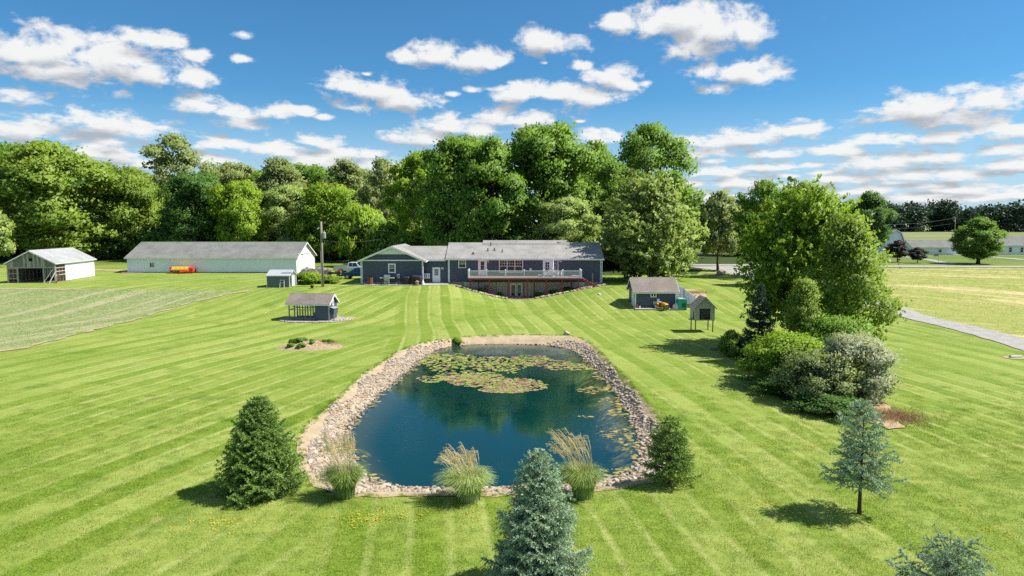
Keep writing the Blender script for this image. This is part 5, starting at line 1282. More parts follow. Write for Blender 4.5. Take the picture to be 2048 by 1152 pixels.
# ------------------------------------------------------------------ spruces
def spruce(seed, Hh, Rr, nb, dens, shape=.85, skirt=.04, droop=.25, needle=.075, tuft=7, trunk_r=.07, open_=0.0, tw=1.0):
    """branches -> twigs -> needle tufts; returns (needle verts, tint), wood MB"""
    rg = np.random.default_rng(seed); mb = MB()
    mb.tube([(0, 0, -.1), (0, 0, Hh*.5), (0, 0, Hh*.985)], [trunk_r, trunk_r*.55, trunk_r*.12], 8)
    PT, DR, SZ, TN = [], [], [], []
    def add(p, d, s, tn): PT.append(p); DR.append(d); SZ.append(s); TN.append(tn)
    nw = max(7, int(Hh / .30))
    for i in range(nb):
        t = skirt + (1-skirt) * ((i + rg.uniform(0, 1)) / nb) ** .92
        tq = round(t * nw) / nw; t = min(max(.3*t + .7*tq + rg.normal(0, .008), skirt*.6), .985); z = Hh * t
        ln = Rr * max(.05, (1 - t) ** shape + .02) * rg.uniform(.70, 1.12)
        if open_ and rg.uniform() < open_: ln *= rg.uniform(.45, .8)
        a = i * 2.39996 + rg.uniform(-.25, .25)
        o = np.array([math.cos(a), math.sin(a), 0]); side = np.array([-o[1], o[0], 0])
        lift = .15 + .75 * t ** 2; n = max(3, int(ln / .075))
        s = np.linspace(0, 1, n)
        P_ = np.array([0, 0, z]) + o * (s * ln)[:, None] + np.array([0, 0, 1.]) * (ln * (lift * s - droop * np.sin(s * math.pi * .75) * (1-t)**.5 + .06 * s ** 3))[:, None]
        mb.tube([P_[0], P_[n//2], P_[-1]], [trunk_r*.22*(1-t)+.005, .008, .003], 4, cap=False)
        bt = rg.normal(.42, .10)
        for j in range(1, n):
            sj = s[j]
            d0 = P_[j] - P_[j-1]; d0 /= np.linalg.norm(d0)
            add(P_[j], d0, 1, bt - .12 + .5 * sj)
            wdt = min(.62, (.22 + .36 * ln)) * (math.sin(math.pi * min(1, .22 + .78 * sj)) ** .6) * (1.0 if sj < .97 else .4) * tw
            for sg in (-1, 1):
                if sj < .18: continue
                if rg.uniform() > dens: continue
                L_ = wdt * rg.uniform(.65, 1.1); k = max(2, int(L_ / (needle * .62)))
                dd = side * sg * .80 + o * .62 + np.array([0, 0, rg.normal(-.04, .16)]); dd /= np.linalg.norm(dd)
                q = np.linspace(.15, 1, k)
                for u in q:
                    p = P_[j] + dd * L_ * u + np.array([0, 0, -.12 * L_ * u * u]) + rg.normal(size=3) * .012
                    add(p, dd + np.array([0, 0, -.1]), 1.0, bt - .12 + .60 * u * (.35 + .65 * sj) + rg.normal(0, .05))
    # leader
    for u in np.linspace(.86, 1.0, max(4, int(Hh * .14 / .05))): add(np.array([0, 0, Hh * u]), np.array([0, 0, 1.]), .9, .7)
    PT = np.array(PT); DR = np.array(DR); DR /= np.linalg.norm(DR, axis=1, keepdims=True); TN = np.array(TN)
    m = np.repeat(np.arange(len(PT)), tuft); n = len(m)
    D_ = DR[m]; Rn = unit(rg, n); Rn -= D_ * (Rn * D_).sum(1, keepdims=True); Rn /= np.linalg.norm(Rn, axis=1, keepdims=True) + 1e-9
    nd = D_ * rg.uniform(.35, .95, n)[:, None] + Rn * .8 + np.array([0, 0, .22]); nd /= np.linalg.norm(nd, axis=1, keepdims=True)
    base = PT[m] + D_ * (rg.uniform(-.5, .5, n) * needle * .7)[:, None]
    wv = np.cross(nd, unit(rg, n)); wv /= np.linalg.norm(wv, axis=1, keepdims=True) + 1e-9
    l_ = (needle * rg.uniform(.7, 1.2, n))[:, None]; hw = (needle * .17)
    V = np.stack([base - wv * hw, base + wv * hw, base + nd * l_], 1).reshape(-1, 3)
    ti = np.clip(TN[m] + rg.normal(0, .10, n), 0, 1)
    return V, ti, mb
def put_spruce(label, loc, Hh, Rr, mat_, seed, name='spruce_tree', **kw):
    V, ti, mb = spruce(seed, Hh, Rr, **kw)
    r = thing(name, label, 'tree', loc)
    mb.build('trunk', 'bark', r, smooth=True, fix=False)
    link('needles', mesh_np('needles', V, 3, ti), mat_, r)
    return len(ti)
def ht_at(p, py):           # height above p so that its tip is seen on row py
    d = ray(CX, py); return CAMZ + d.z * (p.y / d.y) - p.z
p = G(522, 985); NT_ = 0
NT_ += put_spruce('dense dark green spruce at the left front corner of the pond', p, ht_at(p, 797), 1.78, 'needle_green', 1, nb=200, dens=.92, shape=.74, skirt=.02, droop=.22, trunk_r=.10, needle=.085, tuft=6)
p = at_z(1076, 1175, 0)
NT_ += put_spruce('full blue spruce in the front centre cut by the bottom edge', p, ht_at(p, 905), 1.58, 'needle_blue', 2, nb=215, dens=.9, shape=.74, skirt=.05, droop=.16, trunk_r=.09, needle=.070, tuft=6, open_=.25)
p = G(1338, 972)
NT_ += put_spruce('small open green spruce at the right front corner of the pond', p, ht_at(p, 838), 1.2, 'needle_green', 3, nb=105, dens=.80, shape=.60, skirt=.13, droop=.12, trunk_r=.05, needle=.07, tuft=6, open_=.3)
p = G(1718, 1030)
NT_ += put_spruce('sparse blue spruce with bare lower trunk on the right lawn', p, ht_at(p, 806), 1.45, 'needle_blue', 4, nb=86, dens=.66, shape=.55, skirt=.24, droop=.16, trunk_r=.075, needle=.078, tuft=6, open_=.45)
p = at_z(1886, 1330, 0)
NT_ += put_spruce('blue spruce tip poking up at the bottom right corner', p, ht_at(p, 1092), 1.75, 'needle_blue', 5, nb=84, dens=.50, shape=.50, skirt=.12, droop=.02, trunk_r=.06, needle=.055, tuft=12, open_=.3)
p = G(1516, 724)
NT_ += put_spruce('very dark spruce at the left side of the right-hand clump', p, ht_at(p, 570), 1.45, 'needle_dark', 6, nb=110, dens=.8, shape=.75, skirt=.04, droop=.22, trunk_r=.09, needle=.13, tuft=5, tw=1.0)
print('NEEDLES', NT_)

# ------------------------------------------------------------------ ornamental grasses
def ornamental(label, loc, seed, Hh, Rr, nb, plumes, ph, lean, green):
    rg = np.random.default_rng(seed); r = thing('ornamental_grass', label, 'grass clump', loc, group='ornamental grasses along the pond front')
    Q, TI = [], []
    K = 6
    for i in range(nb):
        a = rg.uniform(0, 2*math.pi); rr = Rr * .42 * math.sqrt(rg.uniform()); b = np.array([math.cos(a)*rr, math.sin(a)*rr, 0])
        o = np.array([math.cos(a), math.sin(a), 0]) * rg.uniform(.15, 1.0) * Rr * .95 + np.array([lean, 0, 0]) * rg.uniform(.3, 1.)
        hh = Hh * rg.uniform(.65, 1.1); s = np.linspace(0, 1, K)
        P_ = b + np.array([0, 0, 1.]) * (hh * (1.5*s - .50*s*s - .30*s**4))[:, None] + o * (s ** 2)[:, None]
        w_ = .013 * (1 - s*.85); sd_ = np.array([-math.sin(a + rg.uniform(-1, 1)), math.cos(a), 0])
        ti = np.clip(rg.normal(green, .2), 0, 1)
        for j in range(K-1):
            Q += [P_[j]-sd_*w_[j], P_[j]+sd_*w_[j], P_[j+1]+sd_*w_[j+1], P_[j+1]-sd_*w_[j+1]]; TI.append(ti)
    link('blades', mesh_np('blades', np.array(Q), 4, np.array(TI)), 'blade', r)
    Q, TI = [], []
    for i in range(plumes):
        a = rg.uniform(0, 2*math.pi); rr = Rr * .5 * math.sqrt(rg.uniform()); b = np.array([math.cos(a)*rr, math.sin(a)*rr, Hh*.3])
        hh = ph * rg.uniform(.8, 1.05); s = np.linspace(0, 1, 7); o = np.array([lean*1.9 + rg.normal(0, .12) + math.cos(a)*.22, math.sin(a)*.25, 0])
        P_ = b + np.array([0, 0, 1.]) * ((hh-Hh*.3) * (s*1.12 - .12*s**4))[:, None] + o * (s**2)[:, None]
        ti = np.clip(rg.normal(.5, .2), 0, 1)
        for j in range(6):
            w_ = .0045 if j < 4 else .012
            for sd_ in (np.array([1, 0, 0]), np.array([0, 1, 0])):
                Q += [P_[j]-sd_*w_, P_[j]+sd_*w_, P_[j+1]+sd_*w_*.9, P_[j+1]-sd_*w_*.9]; TI.append(ti)
        for k in range(9):   # drooping tassels
            e = P_[5] + (P_[6]-P_[5])*rg.uniform(0, 1); d = np.array([np.sign(lean)*.12 + rg.normal(0, .03), rg.normal(0, .04), -.05+rg.uniform(0, .07)])
            Q += [e, e+np.array([.010, 0, .012]), e+d+np.array([0, 0, .01]), e+d-np.array([0, 0, .012])]; TI.append(ti)
    link('plumes', mesh_np('plumes', np.array(Q), 4, np.array(TI)), 'plume', r)
ornamental('green ornamental grass clump beside the dense left spruce', G(690, 998), 1, 1.36, .84, 2800, 60, 2.3, -.10, .30)
ornamental('pale fountain-shaped ornamental grass clump at the pond front centre', G(938, 1003), 2, 1.28, .96, 3600, 60, 1.85, -.22, .75)
ornamental('ornamental grass clump behind the front blue spruce', G(1166, 995), 3, 1.36, .90, 3000, 50, 2.35, -.30, .45)

# ------------------------------------------------------------------ pond bank stones, lilies
def bank_stones():
    rg = np.random.default_rng(17)
    n = 190000; X = rg.uniform(-16, 14, n); Y = rg.uniform(19, 60, n)
    dw, iw = poly_dist(WP, X, Y); do, io = poly_dist(OP, X, Y)
    t_ = dw / (dw + do)
    ok = (io & ~iw & (t_ < .74 + .14*np.sin(X*1.3+Y*.9))) | (iw & (dw < .22))
    # the far bank is mostly bare earth
    ok &= ~((Y > 49) & (X > -6) & (X < 3.2) & (rg.uniform(size=n) > .10))
    X, Y, dw, iw = X[ok], Y[ok], dw[ok], iw[ok]
    Z = h(X, Y); S = rg.gamma(3.6, .0165, len(X)).clip(.028, .15)
    # spread: drop stones too close to a bigger neighbour through a coarse grid
    order = np.argsort(-S); cell = {}; keep = []
    for i in order:
        c = (int(X[i] / .2), int(Y[i] / .2)); good = True
        for a in (-1, 0, 1):
            for b in (-1, 0, 1):
                for j in cell.get((c[0]+a, c[1]+b), ()):
                    if (X[i]-X[j])**2 + (Y[i]-Y[j])**2 < (.62*(S[i]+S[j]))**2: good = False; break
                if not good: break
            if not good: break
        if good: cell.setdefault(c, []).append(i); keep.append(i)
    keep = np.array(keep); print('STONES', len(keep))
    app = S[keep] / Y[keep]; o_ = np.argsort(-app)
    near, rest = keep[o_[:300]], keep[o_[300:]]
    for i in near:
        o = link('stone', STONES[int(rg.integers(7))], None, bank, (X[i], Y[i], Z[i] + S[i]*.28), rg.uniform(0, 6)); o.scale = (S[i],)*3
    base = [stone_mesh(random.Random(100+k), 1) for k in range(5)]
    VV, TT = [], []
    for k in range(5):
        me = base[k]; co = np.array([v.co[:] for v in me.vertices]); fc = np.array([p.vertices[:] for p in me.polygons])
        ids = rest[k::5]; a = rg.uniform(0, 6.28, len(ids)); c, s = np.cos(a), np.sin(a)
        tri = co[fc].reshape(-1, 3)
        P_ = np.stack([tri[None, :, 0]*c[:, None]-tri[None, :, 1]*s[:, None], tri[None, :, 0]*s[:, None]+tri[None, :, 1]*c[:, None], np.repeat(tri[None, :, 2], len(ids), 0)], -1) * S[ids][:, None, None]
        P_ += np.stack([X[ids], Y[ids], Z[ids]+S[ids]*.28], -1)[:, None, :]
        VV.append(P_.reshape(-1, 3)); TT.append(np.repeat(rg.uniform(size=len(ids)), len(fc)))
        bpy.data.meshes.remove(me)
    o = link('bank_stones', mesh_np('bank_stones', np.concatenate(VV), 3, np.concatenate(TT)), 'stones', bank); o['kind'] = 'stuff'
bank_stones()
def lilies():
    rg = np.random.default_rng(23)
    # one pad: notched disc, slightly cupped
    def pad_mesh(k, m):
        mb = MB(); n = 11; vs_ = [(0, 0, 0)] + [(math.cos(.25+5.8*i/(n-1)), math.sin(.25+5.8*i/(n-1)), .05*math.sin(i*1.9+k)+.03) for i in range(n)]
        lo = [(a*.97, b*.97, c-.04) for a, b, c in vs_]
        mb.add(vs_ + lo, [(0, i, i+1) for i in range(1, n)] + [(n+1, n+1+i+1, n+1+i) for i in range(1, n)])
        me = mb.mesh('lily_pad', False, False); me.materials.append(MATS[m])
        at_ = me.attributes.new('tint', 'FLOAT', 'FACE'); at_.data.foreach_set('value', np.full(len(me.polygons), .2+.2*k, np.float32)); return me
    G_ = [pad_mesh(k, 'pad') for k in range(4)]; R_ = [pad_mesh(k, 'pad_red') for k in range(3)]
    # rafts: (label, [ellipses px], reddish share, pads)
    rafts = [('main raft of yellow-green lily pads on the far half of the pond', [(905, 722, 75, 14), (950, 738, 85, 16), (880, 718, 50, 9), (1000, 728, 60, 14), (965, 755, 40, 9)], .14, 640),
             ('reddish raft of lily pads nearest the middle of the pond', [(990, 765, 90, 9), (1030, 772, 62, 11), (930, 757, 50, 6), (1010, 780, 50, 6)], .42, 430),
             ('thin raft of lily pads towards the right bank', [(1085, 726, 55, 7), (1140, 734, 50, 7), (1060, 718, 40, 7)], .3, 260),
             ('small outlying raft of lily pads towards the left bank', [(868, 758, 38, 7), (905, 752, 30, 5)], .15, 70)]
    for lab, ells, red, n in rafts:
        c0 = at_z(ells[0][0], ells[0][1], WATER_Z); r = thing('water_lily_raft', lab, 'water lilies', c0, group='lily pad rafts on the pond')
        placed = []; tries = 0
        while len(placed) < n and tries < n*30:
            tries += 1
            e = ells[int(rg.integers(len(ells)))]; a = rg.uniform(0, 6.28); q = math.sqrt(rg.uniform())*1.05
            p = at_z(e[0]+math.cos(a)*q*e[2], e[1]+math.sin(a)*q*e[3], WATER_Z+.012)
            s = rg.uniform(.09, .20)
            if any((p.x-o_[0])**2+(p.y-o_[1])**2 < (.52*(s+o_[2]))**2 for o_ in placed): continue
            placed.append((p.x, p.y, s))
        placed.sort(key=lambda t: -t[2]); k75 = 75
        stuff = []
        for i, (x, y, s) in enumerate(placed):
            me = R_[int(rg.integers(3))] if rg.uniform() < red else G_[int(rg.integers(4))]
            if i < k75:
                o = link('lily_pad', me, None, r, Vector((x, y, WATER_Z+.012+.004*(i % 3))) - c0, rg.uniform(0, 6)); o.scale = (s, s, s)
            else: stuff.append((x, y, s, me))
        for key, pool in (('pad', G_), ('pad_red', R_)):
            Q, TI = [], []
            for x, y, s, me in stuff:
                if me not in pool: continue
                a = rg.uniform(0, 6); ca, sa = math.cos(a), math.sin(a); tv = rg.uniform(0, 1)
                for f in me.polygons:
                    for vi in f.vertices:
                        co = me.vertices[vi].co; Q.append((x-c0.x+s*(co.x*ca-co.y*sa), y-c0.y+s*(co.x*sa+co.y*ca), .016+s*co.z))
                    TI.append(tv)
            if Q:
                o = link('lily_pads', mesh_np('lily_pads', np.array(Q), 3, np.array(TI)), key, r); o['kind'] = 'stuff'
lilies()
def algae_mats():
    rg = np.random.default_rng(44); Q, TI = [], []
    n = 14000; X = rg.uniform(-11, 9, n); Y = rg.uniform(20, 58, n); dw, iw = poly_dist(WP, X, Y)
    lim = np.where((X > 1) & (Y > 25) & (Y < 48), 2.4, np.where(Y < 27, .9, .55))
    cl = np.sin(X*1.9+Y*.7)+np.sin(Y*1.3-X*.8)+np.sin(X*.6-Y*2.1+1)
    ok = iw & (dw > .08) & (dw < lim*(.45+.28*cl)) & (rg.uniform(size=n) < .8)
    for x, y in zip(X[ok], Y[ok]):
        s_ = rg.uniform(.03, .13); k = 9; a0 = rg.uniform(0, 6.28)
        ring = [(x+math.cos(a0+6.283*i/k)*s_*1.5*rg.uniform(.55, 1.2), y+math.sin(a0+6.283*i/k)*s_*rg.uniform(.55, 1.2), WATER_Z+.004) for i in range(k)]
        t_ = rg.uniform(0, 1)
        for i in range(k): Q += [(x, y, WATER_Z+.014), ring[i], ring[(i+1) % k]]; TI.append(t_)
    o = link('pond_algae', mesh_np('pond_algae', np.array(Q), 3, np.array(TI)), 'algae'); tag(o, 'tan and yellow algae floating along the pond margins', 'algae', kind='stuff')
leaf_mat('algae', (0.20, 0.17, 0.05), (0.46, 0.38, 0.14), 0.1, 0.6)
algae_mats()
sq = G(914, 691); place_tree('bush', 'plant_clump', 'small bright sedge tuft at the far left corner of the pond', 'plant', sq.x, sq.y, sq.z+.55, .9, 'leaf_bright')

# ------------------------------------------------------------------ mown grass blades, flowers, crop rows (stuff)
def patch_mesh(name, m, n, size, ln, wd, seed, tilt=.55):
    rg = np.random.default_rng(seed)
    b = np.stack([rg.uniform(-size/2, size/2, n), rg.uniform(-size/2, size/2, n), np.zeros(n)], 1)
    d = np.stack([rg.normal(0, tilt, n), rg.normal(0, tilt, n), np.ones(n)], 1); d /= np.linalg.norm(d, axis=1, keepdims=True)
    a = rg.uniform(0, 6.28, n); s = np.stack([np.cos(a), np.sin(a), 0*a], 1) * wd
    L_ = (ln*rg.uniform(.5, 1.2, n))[:, None]
    V = np.stack([b - s, b + s, b + d*L_], 1).reshape(-1, 3)
    me = mesh_np(name, V, 3, np.clip(rg.normal(.5, .2, n), 0, 1)); me.materials.append(MATS[m]); return me
def scatter(name, patches, pts, scl, label, cat):
    """one object: a point cloud that instances small tufts"""
    src = bpy.data.collections.new(name + '_tufts')
    for i, me in enumerate(patches): src.objects.link(bpy.data.objects.new(name + '_tuft', me))
    me = bpy.data.meshes.new(name); me.vertices.add(len(pts)); me.vertices.foreach_set('co', np.ascontiguousarray(pts, np.float32).ravel())
    a = me.attributes.new('scl', 'FLOAT', 'POINT'); a.data.foreach_set('value', np.ascontiguousarray(scl, np.float32)); me.update()
    o = link(name, me); tag(o, label, cat, kind='stuff')
    ng = bpy.data.node_groups.new(name, 'GeometryNodeTree')
    ng.interface.new_socket('Geometry', in_out='INPUT', socket_type='NodeSocketGeometry'); ng.interface.new_socket('Geometry', in_out='OUTPUT', socket_type='NodeSocketGeometry')
    N = ng.nodes; i_ = N.new('NodeGroupInput'); o_ = N.new('NodeGroupOutput')
    ci = N.new('GeometryNodeCollectionInfo'); ci.inputs['Collection'].default_value = src; ci.inputs['Separate Children'].default_value = True; ci.inputs['Reset Children'].default_value = True
    iop = N.new('GeometryNodeInstanceOnPoints'); iop.inputs['Pick Instance'].default_value = True
    rv = N.new('FunctionNodeRandomValue'); rv.data_type = 'FLOAT_VECTOR'; rv.inputs[1].default_value = (0, 0, 6.283)
    at_ = N.new('GeometryNodeInputNamedAttribute'); at_.data_type = 'FLOAT'; at_.inputs['Name'].default_value = 'scl'
    lk = ng.links.new
    lk(i_.outputs[0], iop.inputs['Points']); lk(ci.outputs[0], iop.inputs['Instance']); lk(rv.outputs[0], iop.inputs['Rotation']); lk(at_.outputs['Attribute'], iop.inputs['Scale']); lk(iop.outputs[0], o_.inputs[0])
    md = o.modifiers.new('scatter', 'NODES'); md.node_group = ng
    return o
def grass():
    rg = np.random.default_rng(5)
    step = .42; xs_ = np.arange(-34, 34, step); ys_ = np.arange(13.5, 50, step)
    X, Y = np.meshgrid(xs_, ys_); X = X.ravel() + rg.uniform(-.2, .2, X.size); Y = Y.ravel() + rg.uniform(-.2, .2, Y.size)
    vis = (np.abs(X) < Y * .80 + 2) & (rg.uniform(size=X.size) < (1 - sstep(20, 46, Y)))
    do, io = poly_dist(OP, X, Y); vis &= ~(io & (do > .12))
    dt, it_ = poly_dist(np.array([(p.x, p.y) for p in gp([(1508, 735), (1530, 782), (1600, 818), (1690, 838), (1755, 822), (1770, 790), (1765, 720), (1730, 675), (1640, 660), (1540, 680)])]), X, Y); vis &= ~it_
    X, Y = X[vis], Y[vis]
    pts = np.stack([X, Y, h(X, Y)], 1)
    scatter('grass', [patch_mesh('grass_tuft', 'grass_blade', 130, .56, .060, .0065, k) for k in range(4)], pts, rg.uniform(.8, 1.25, len(X)), 'short mown grass of the near lawn', 'grass')
    # longer fringe at the pond edge
    B_ = []
    for a, b in zip(OP, np.roll(OP, -1, 0)):
        for _ in range(max(1, int(np.hypot(*(b-a)) * 6))): B_.append(a + (b-a)*rg.uniform() + rg.normal(0, .10, 2))
    B_ = np.array(B_); scatter('edge_grass', [patch_mesh('edge_tuft', 'grass_blade', 40, .22, .13, .008, 40+k, .5) for k in range(3)], np.stack([B_[:, 0], B_[:, 1], h(B_[:, 0], B_[:, 1])], 1), rg.uniform(.5, 1.3, len(B_)), 'unmown grass fringe around the pond bank', 'grass')
    # small yellow flowers in drifts
    F_ = []
    for px, py, n, s in [(415, 1052, 30, .5), (470, 1055, 20, .4), (735, 1045, 60, .6), (770, 1035, 40, .5), (700, 1040, 20, .6), (930, 1030, 14, .6), (1010, 1060, 10, .8), (1490, 910, 20, .8), (1520, 895, 16, .4), (1630, 893, 16, .25), (1520, 1010, 24, .5), (1490, 935, 20, .8), (1910, 1010, 20, .4), (1950, 1030, 20, .5), (2010, 1070, 30, .5), (1340, 1020, 16, 1.2), (1250, 1040, 12, 1), (1810, 960, 12, .6), (1420, 990, 16, .9), (60, 1000, 10, 1), (240, 1010, 10, 1.2)]:
        c = G(px, py)
        for _ in range(n): F_.append((c.x+rg.normal(0, s), c.y+rg.normal(0, s*.7), .045))
    fm = []
    for k in range(2):
        mb = MB(); mb.add([(.020*math.cos(t), .020*math.sin(t), .012*(i % 2)) for i, t in enumerate(np.linspace(0, 6.283, 8, endpoint=False))] + [(0, 0, .014)], [(i, (i+1) % 8, 8) for i in range(8)])
        me = mb.mesh('flower_tuft', False, False); me.materials.append(MATS['flower_yellow']); fm.append(me)
    scatter('yellow_flowers', fm, np.array(F_), rg.uniform(.7, 1.5, len(F_)), 'tiny yellow flowers in drifts on the front lawn', 'flowers')
    # crop plants in the two fields
    for nm, fp, hd, cov, lab in (('crop_rows', FIELD_L, R(-20), .8, 'young crop plants in the left field'), ('crop_rows', FIELD_R, R(62), .55, 'young crop plants in the right field')):
        A = np.array([(p.x, p.y) for p in fp]); x0, y0 = A.min(0); x1, y1 = A.max(0); x0 = max(x0, -95); x1 = min(x1, 105)
        X, Y = np.meshgrid(np.arange(x0, x1, .5), np.arange(y0, y1, .76)); X = X.ravel(); Y = Y.ravel()
        X = X + rg.uniform(-.25, .25, X.size); Y = Y + rg.uniform(-.12, .12, Y.size)
        d, i_ = poly_dist(A, X, Y); k = i_ & (rg.uniform(size=X.size) < cov) & (d > .3) & (np.abs(X) < Y*.8+3)
        X, Y = X[k], Y[k]
        scatter(nm, [patch_mesh('crop_tuft', 'leaf_soft' if fp is FIELD_R else 'leaf_grey', 18, .5, .15, .022, 60+q, .7) for q in range(3)], np.stack([X, Y, h(X, Y)], 1), rg.uniform(.6, 1.2, len(X)), lab, 'crop')
grass()
# dry brush at the foot of the right-hand clump
def brush(label, c, seed, n, sx, sy, ln, m):
    rg = np.random.default_rng(seed)
    b = np.stack([rg.normal(0, sx, n), rg.normal(0, sy, n), np.zeros(n)], 1); d = np.stack([rg.normal(0, .8, n), rg.normal(0, .8, n), rg.uniform(.3, 1, n)], 1); d /= np.linalg.norm(d, axis=1, keepdims=True)
    a = rg.uniform(0, 6.28, n); s = np.stack([np.cos(a), np.sin(a), 0*a], 1)*.012
    V = np.stack([b-s, b+s, b+d*(ln*rg.uniform(.4, 1.3, n))[:, None]], 1).reshape(-1, 3)
    o = link('dry_grass', mesh_np('dry_grass', V, 3, rg.uniform(0, 1, n)), m, None, c); tag(o, label, 'grass', kind='stuff')
brush('straw-coloured dead grass right of the clump foot', G(1770, 835), 1, 5000, .9, .7, .35, 'dry_brush')
brush('tan dead grass behind the white fence', G(1385, 585), 2, 2500, .9, 1.2, .3, 'dry_brush')

# ------------------------------------------------------------------ patio things
def ground_thing(name, label, cat, px, py, rz=0.0, y=None, group=None):
    p = G(px, py) if y is None else Vector((at_y(px, py, y).x, y, hz(at_y(px, py, y).x, y)))
    return thing(name, label, cat, p, rz, group), p
PY = 90.9
def on_patio(name, label, cat, px, y=PY, rz=0.0):
    x = (px-CX)*mpp(y); return thing(name, label, cat, (x, y, hz(x, y)+.055), rz)
r = on_patio('wooden_barrel', 'rust-brown slatted wooden bin at the left end of the patio', 'bin', 740)
for i in range(10):
    a = 2*math.pi*i/10; MB().box(-.115, .115, -.36, -.32, .02, .92).build('slat', 'rust_brown', r, (0, 0, 0), a)
MB().lathe([(.30, .0), (.31, .88), (.2, .89)], 10).build('liner', 'black', r)
r = on_patio('barbecue_grill', 'stainless barbecue grill with side shelves under the garage window', 'grill', 774)
MB().box(-.38, .38, -.25, .25, .12, .82).build('cabinet', 'steel', r); MB().box(-.95, .95, -.26, .26, .83, .90).build('side_shelf', 'white_dull', r)
MB().prism([(-.26, .90), (.26, .90), (.26, 1.1), (.1, 1.28), (-.14, 1.26), (-.26, 1.08)], 'x', -.40, .40).build('hood', 'steel', r)
MB().box(-.3, .3, -.31, -.28, 1.02, 1.05).build('handle', 'white', r)
for x in (-.32, .32):
    for y in (-.2, .2): MB().lathe([(.05, 0), (.05, .11)], 8, (x, y, 0)).build('caster', 'black', r)
r = on_patio('patio_stool', 'small black metal stool in front of the grill', 'stool', 768, PY-.75)
MB().box(-.42, .42, -.18, .18, .40, .45).build('seat', 'black', r)
for x in (-.38, .38):
    for y in (-.14, .14): MB().box(x-.02, x+.02, y-.02, y+.02, 0, .40).build('leg', 'black', r)
r = on_patio('charcoal_kettle', 'black kettle grill on three legs beside the covered grill', 'grill', 795)
MB().lathe([(.08, .52), (.24, .60), (.28, .76), (.28, .80), (.24, .95), (.10, 1.02), (.02, 1.03)], 14).build('bowl', 'black', r, smooth=True)
for k in range(3): a = k*2.094; MB().tube([(.12*math.cos(a), .12*math.sin(a), .58), (.30*math.cos(a), .30*math.sin(a), 0)], .015, 5).build('leg', 'grey_metal', r)
def covered(name, label, cat, px, wd, dp, ht, slope):
    r = on_patio(name, label, cat, px, PY-.1)
    mb = MB(); n = 14; rows = [(1.08, 0), (1.05, .12), (1.0, .5), (.96, .8), (.90, .93), (.6, 1.0)]
    rg = random.Random(px); o = []
    for sc_, zf in rows:
        ring = []
        for k in range(n):
            t_ = 2*math.pi*k/n; c, s = math.cos(t_), math.sin(t_); e = .45
            x = math.copysign(abs(c)**e, c)*wd/2*sc_*(1+rg.uniform(-.04, .04)); y = math.copysign(abs(s)**e, s)*dp/2*sc_*(1+rg.uniform(-.04, .04))
            ring.append((x, y, ht*zf + (slope*x/wd*zf)))
        o.append(ring)
    vs_ = [p for ring in o for p in ring]; fs = []
    for i in range(len(rows)-1):
        for k in range(n): k2 = (k+1) % n; fs.append((i*n+k, i*n+k2, (i+1)*n+k2, (i+1)*n+k))
    fs.append(tuple((len(rows)-1)*n+k for k in range(n)))
    mb.add(vs_, fs); mb.build('cover', 'black_cloth', r, smooth=True)
    for x in (-wd*.38, wd*.38): MB().lathe([(.06, 0), (.06, .1)], 8, (x, -dp*.35, -.0)).build('wheel', 'black', r)
covered('covered_grill', 'tall round-topped grill under a black cover', 'grill', 812, 1.1, .8, 1.05, .1)
covered('covered_table', 'wide table under a black cover right of the covered grill', 'table', 833, 1.65, 1.0, 1.22, -.12)
r = on_patio('flower_pot', 'pale clay flower pot on the patio edge', 'pot', 834, PY-1.0)
MB().lathe([(.14, 0), (.24, .42), (.28, .44), (.28, .50), (.22, .50), (.2, .42)], 14).build('pot', 'terracotta', r, smooth=False)
MB().lathe([(.22, .44), (.12, .56), (.03, .6)], 9).build('soil', 'straw', r)
r = on_patio('white_jug', 'white plastic jug beside the breezeway wall', 'jug', 845.5, PY-.5)
MB().lathe([(.15, 0), (.17, .05), (.17, .36), (.08, .5), (.05, .56), (.055, .62)], 12).build('body', 'white', r, smooth=True); MB().lathe([(.06, .62), (.06, .67)], 10).build('cap', 'white_dull', r)
r = on_patio('door_mat', 'green door mat in front of the breezeway door', 'mat', 895, 92.7); MB().box(-.45, .45, -.22, .22, .0, .025).build('mat', 'leaf_green_mat' if 'leaf_green_mat' in MATS else simple('leaf_green_mat', (.10, .28, .06), .9), r)

# ------------------------------------------------------------------ on and under the deck
DZ = 3.10
def on_deck(name, label, cat, px, y, rz=0.0, group=None):
    return thing(name, label, cat, ((px-CX)*mpp(y), y, DZ+.002), rz, group)
t = on_deck('patio_table', 'round white patio table on the deck with the closed umbrella', 'table', 1106, 90.9)
MB().lathe([(.62, .68), (.64, .70), (.64, .72), (.60, .73)], 20).build('table_top', 'white', t)
for k in range(4): a = k*1.571+.78; MB().tube([(.45*math.cos(a), .45*math.sin(a), .68), (.40*math.cos(a), .40*math.sin(a), 0)], .022, 6).build('leg', 'white', t)
u = on_deck('closed_umbrella', 'tall closed white parasol beside the patio table', 'umbrella', 1106.3, 91.75)
MB().tube([(0, 0, 0), (0, 0, 2.55)], .022, 8).build('pole', 'white', u); MB().lathe([(.22, 0), (.20, .06), (.05, .10)], 14).build('base', 'white_dull', u)
MB().lathe([(.05, .95), (.10, 1.05), (.085, 1.5), (.06, 2.2), (.03, 2.5), (.01, 2.6)], 10).build('canopy', 'white', u, smooth=True)
chairs = [(1092, 90.7, R(-80), 'white deck chair left of the patio table'), (1101, 90.25, R(15), 'white deck chair in front of the patio table'), (1113, 90.3, R(-20), 'white deck chair right front of the patio table'), (1119, 91.0, R(80), 'white deck chair at the right of the patio table')]
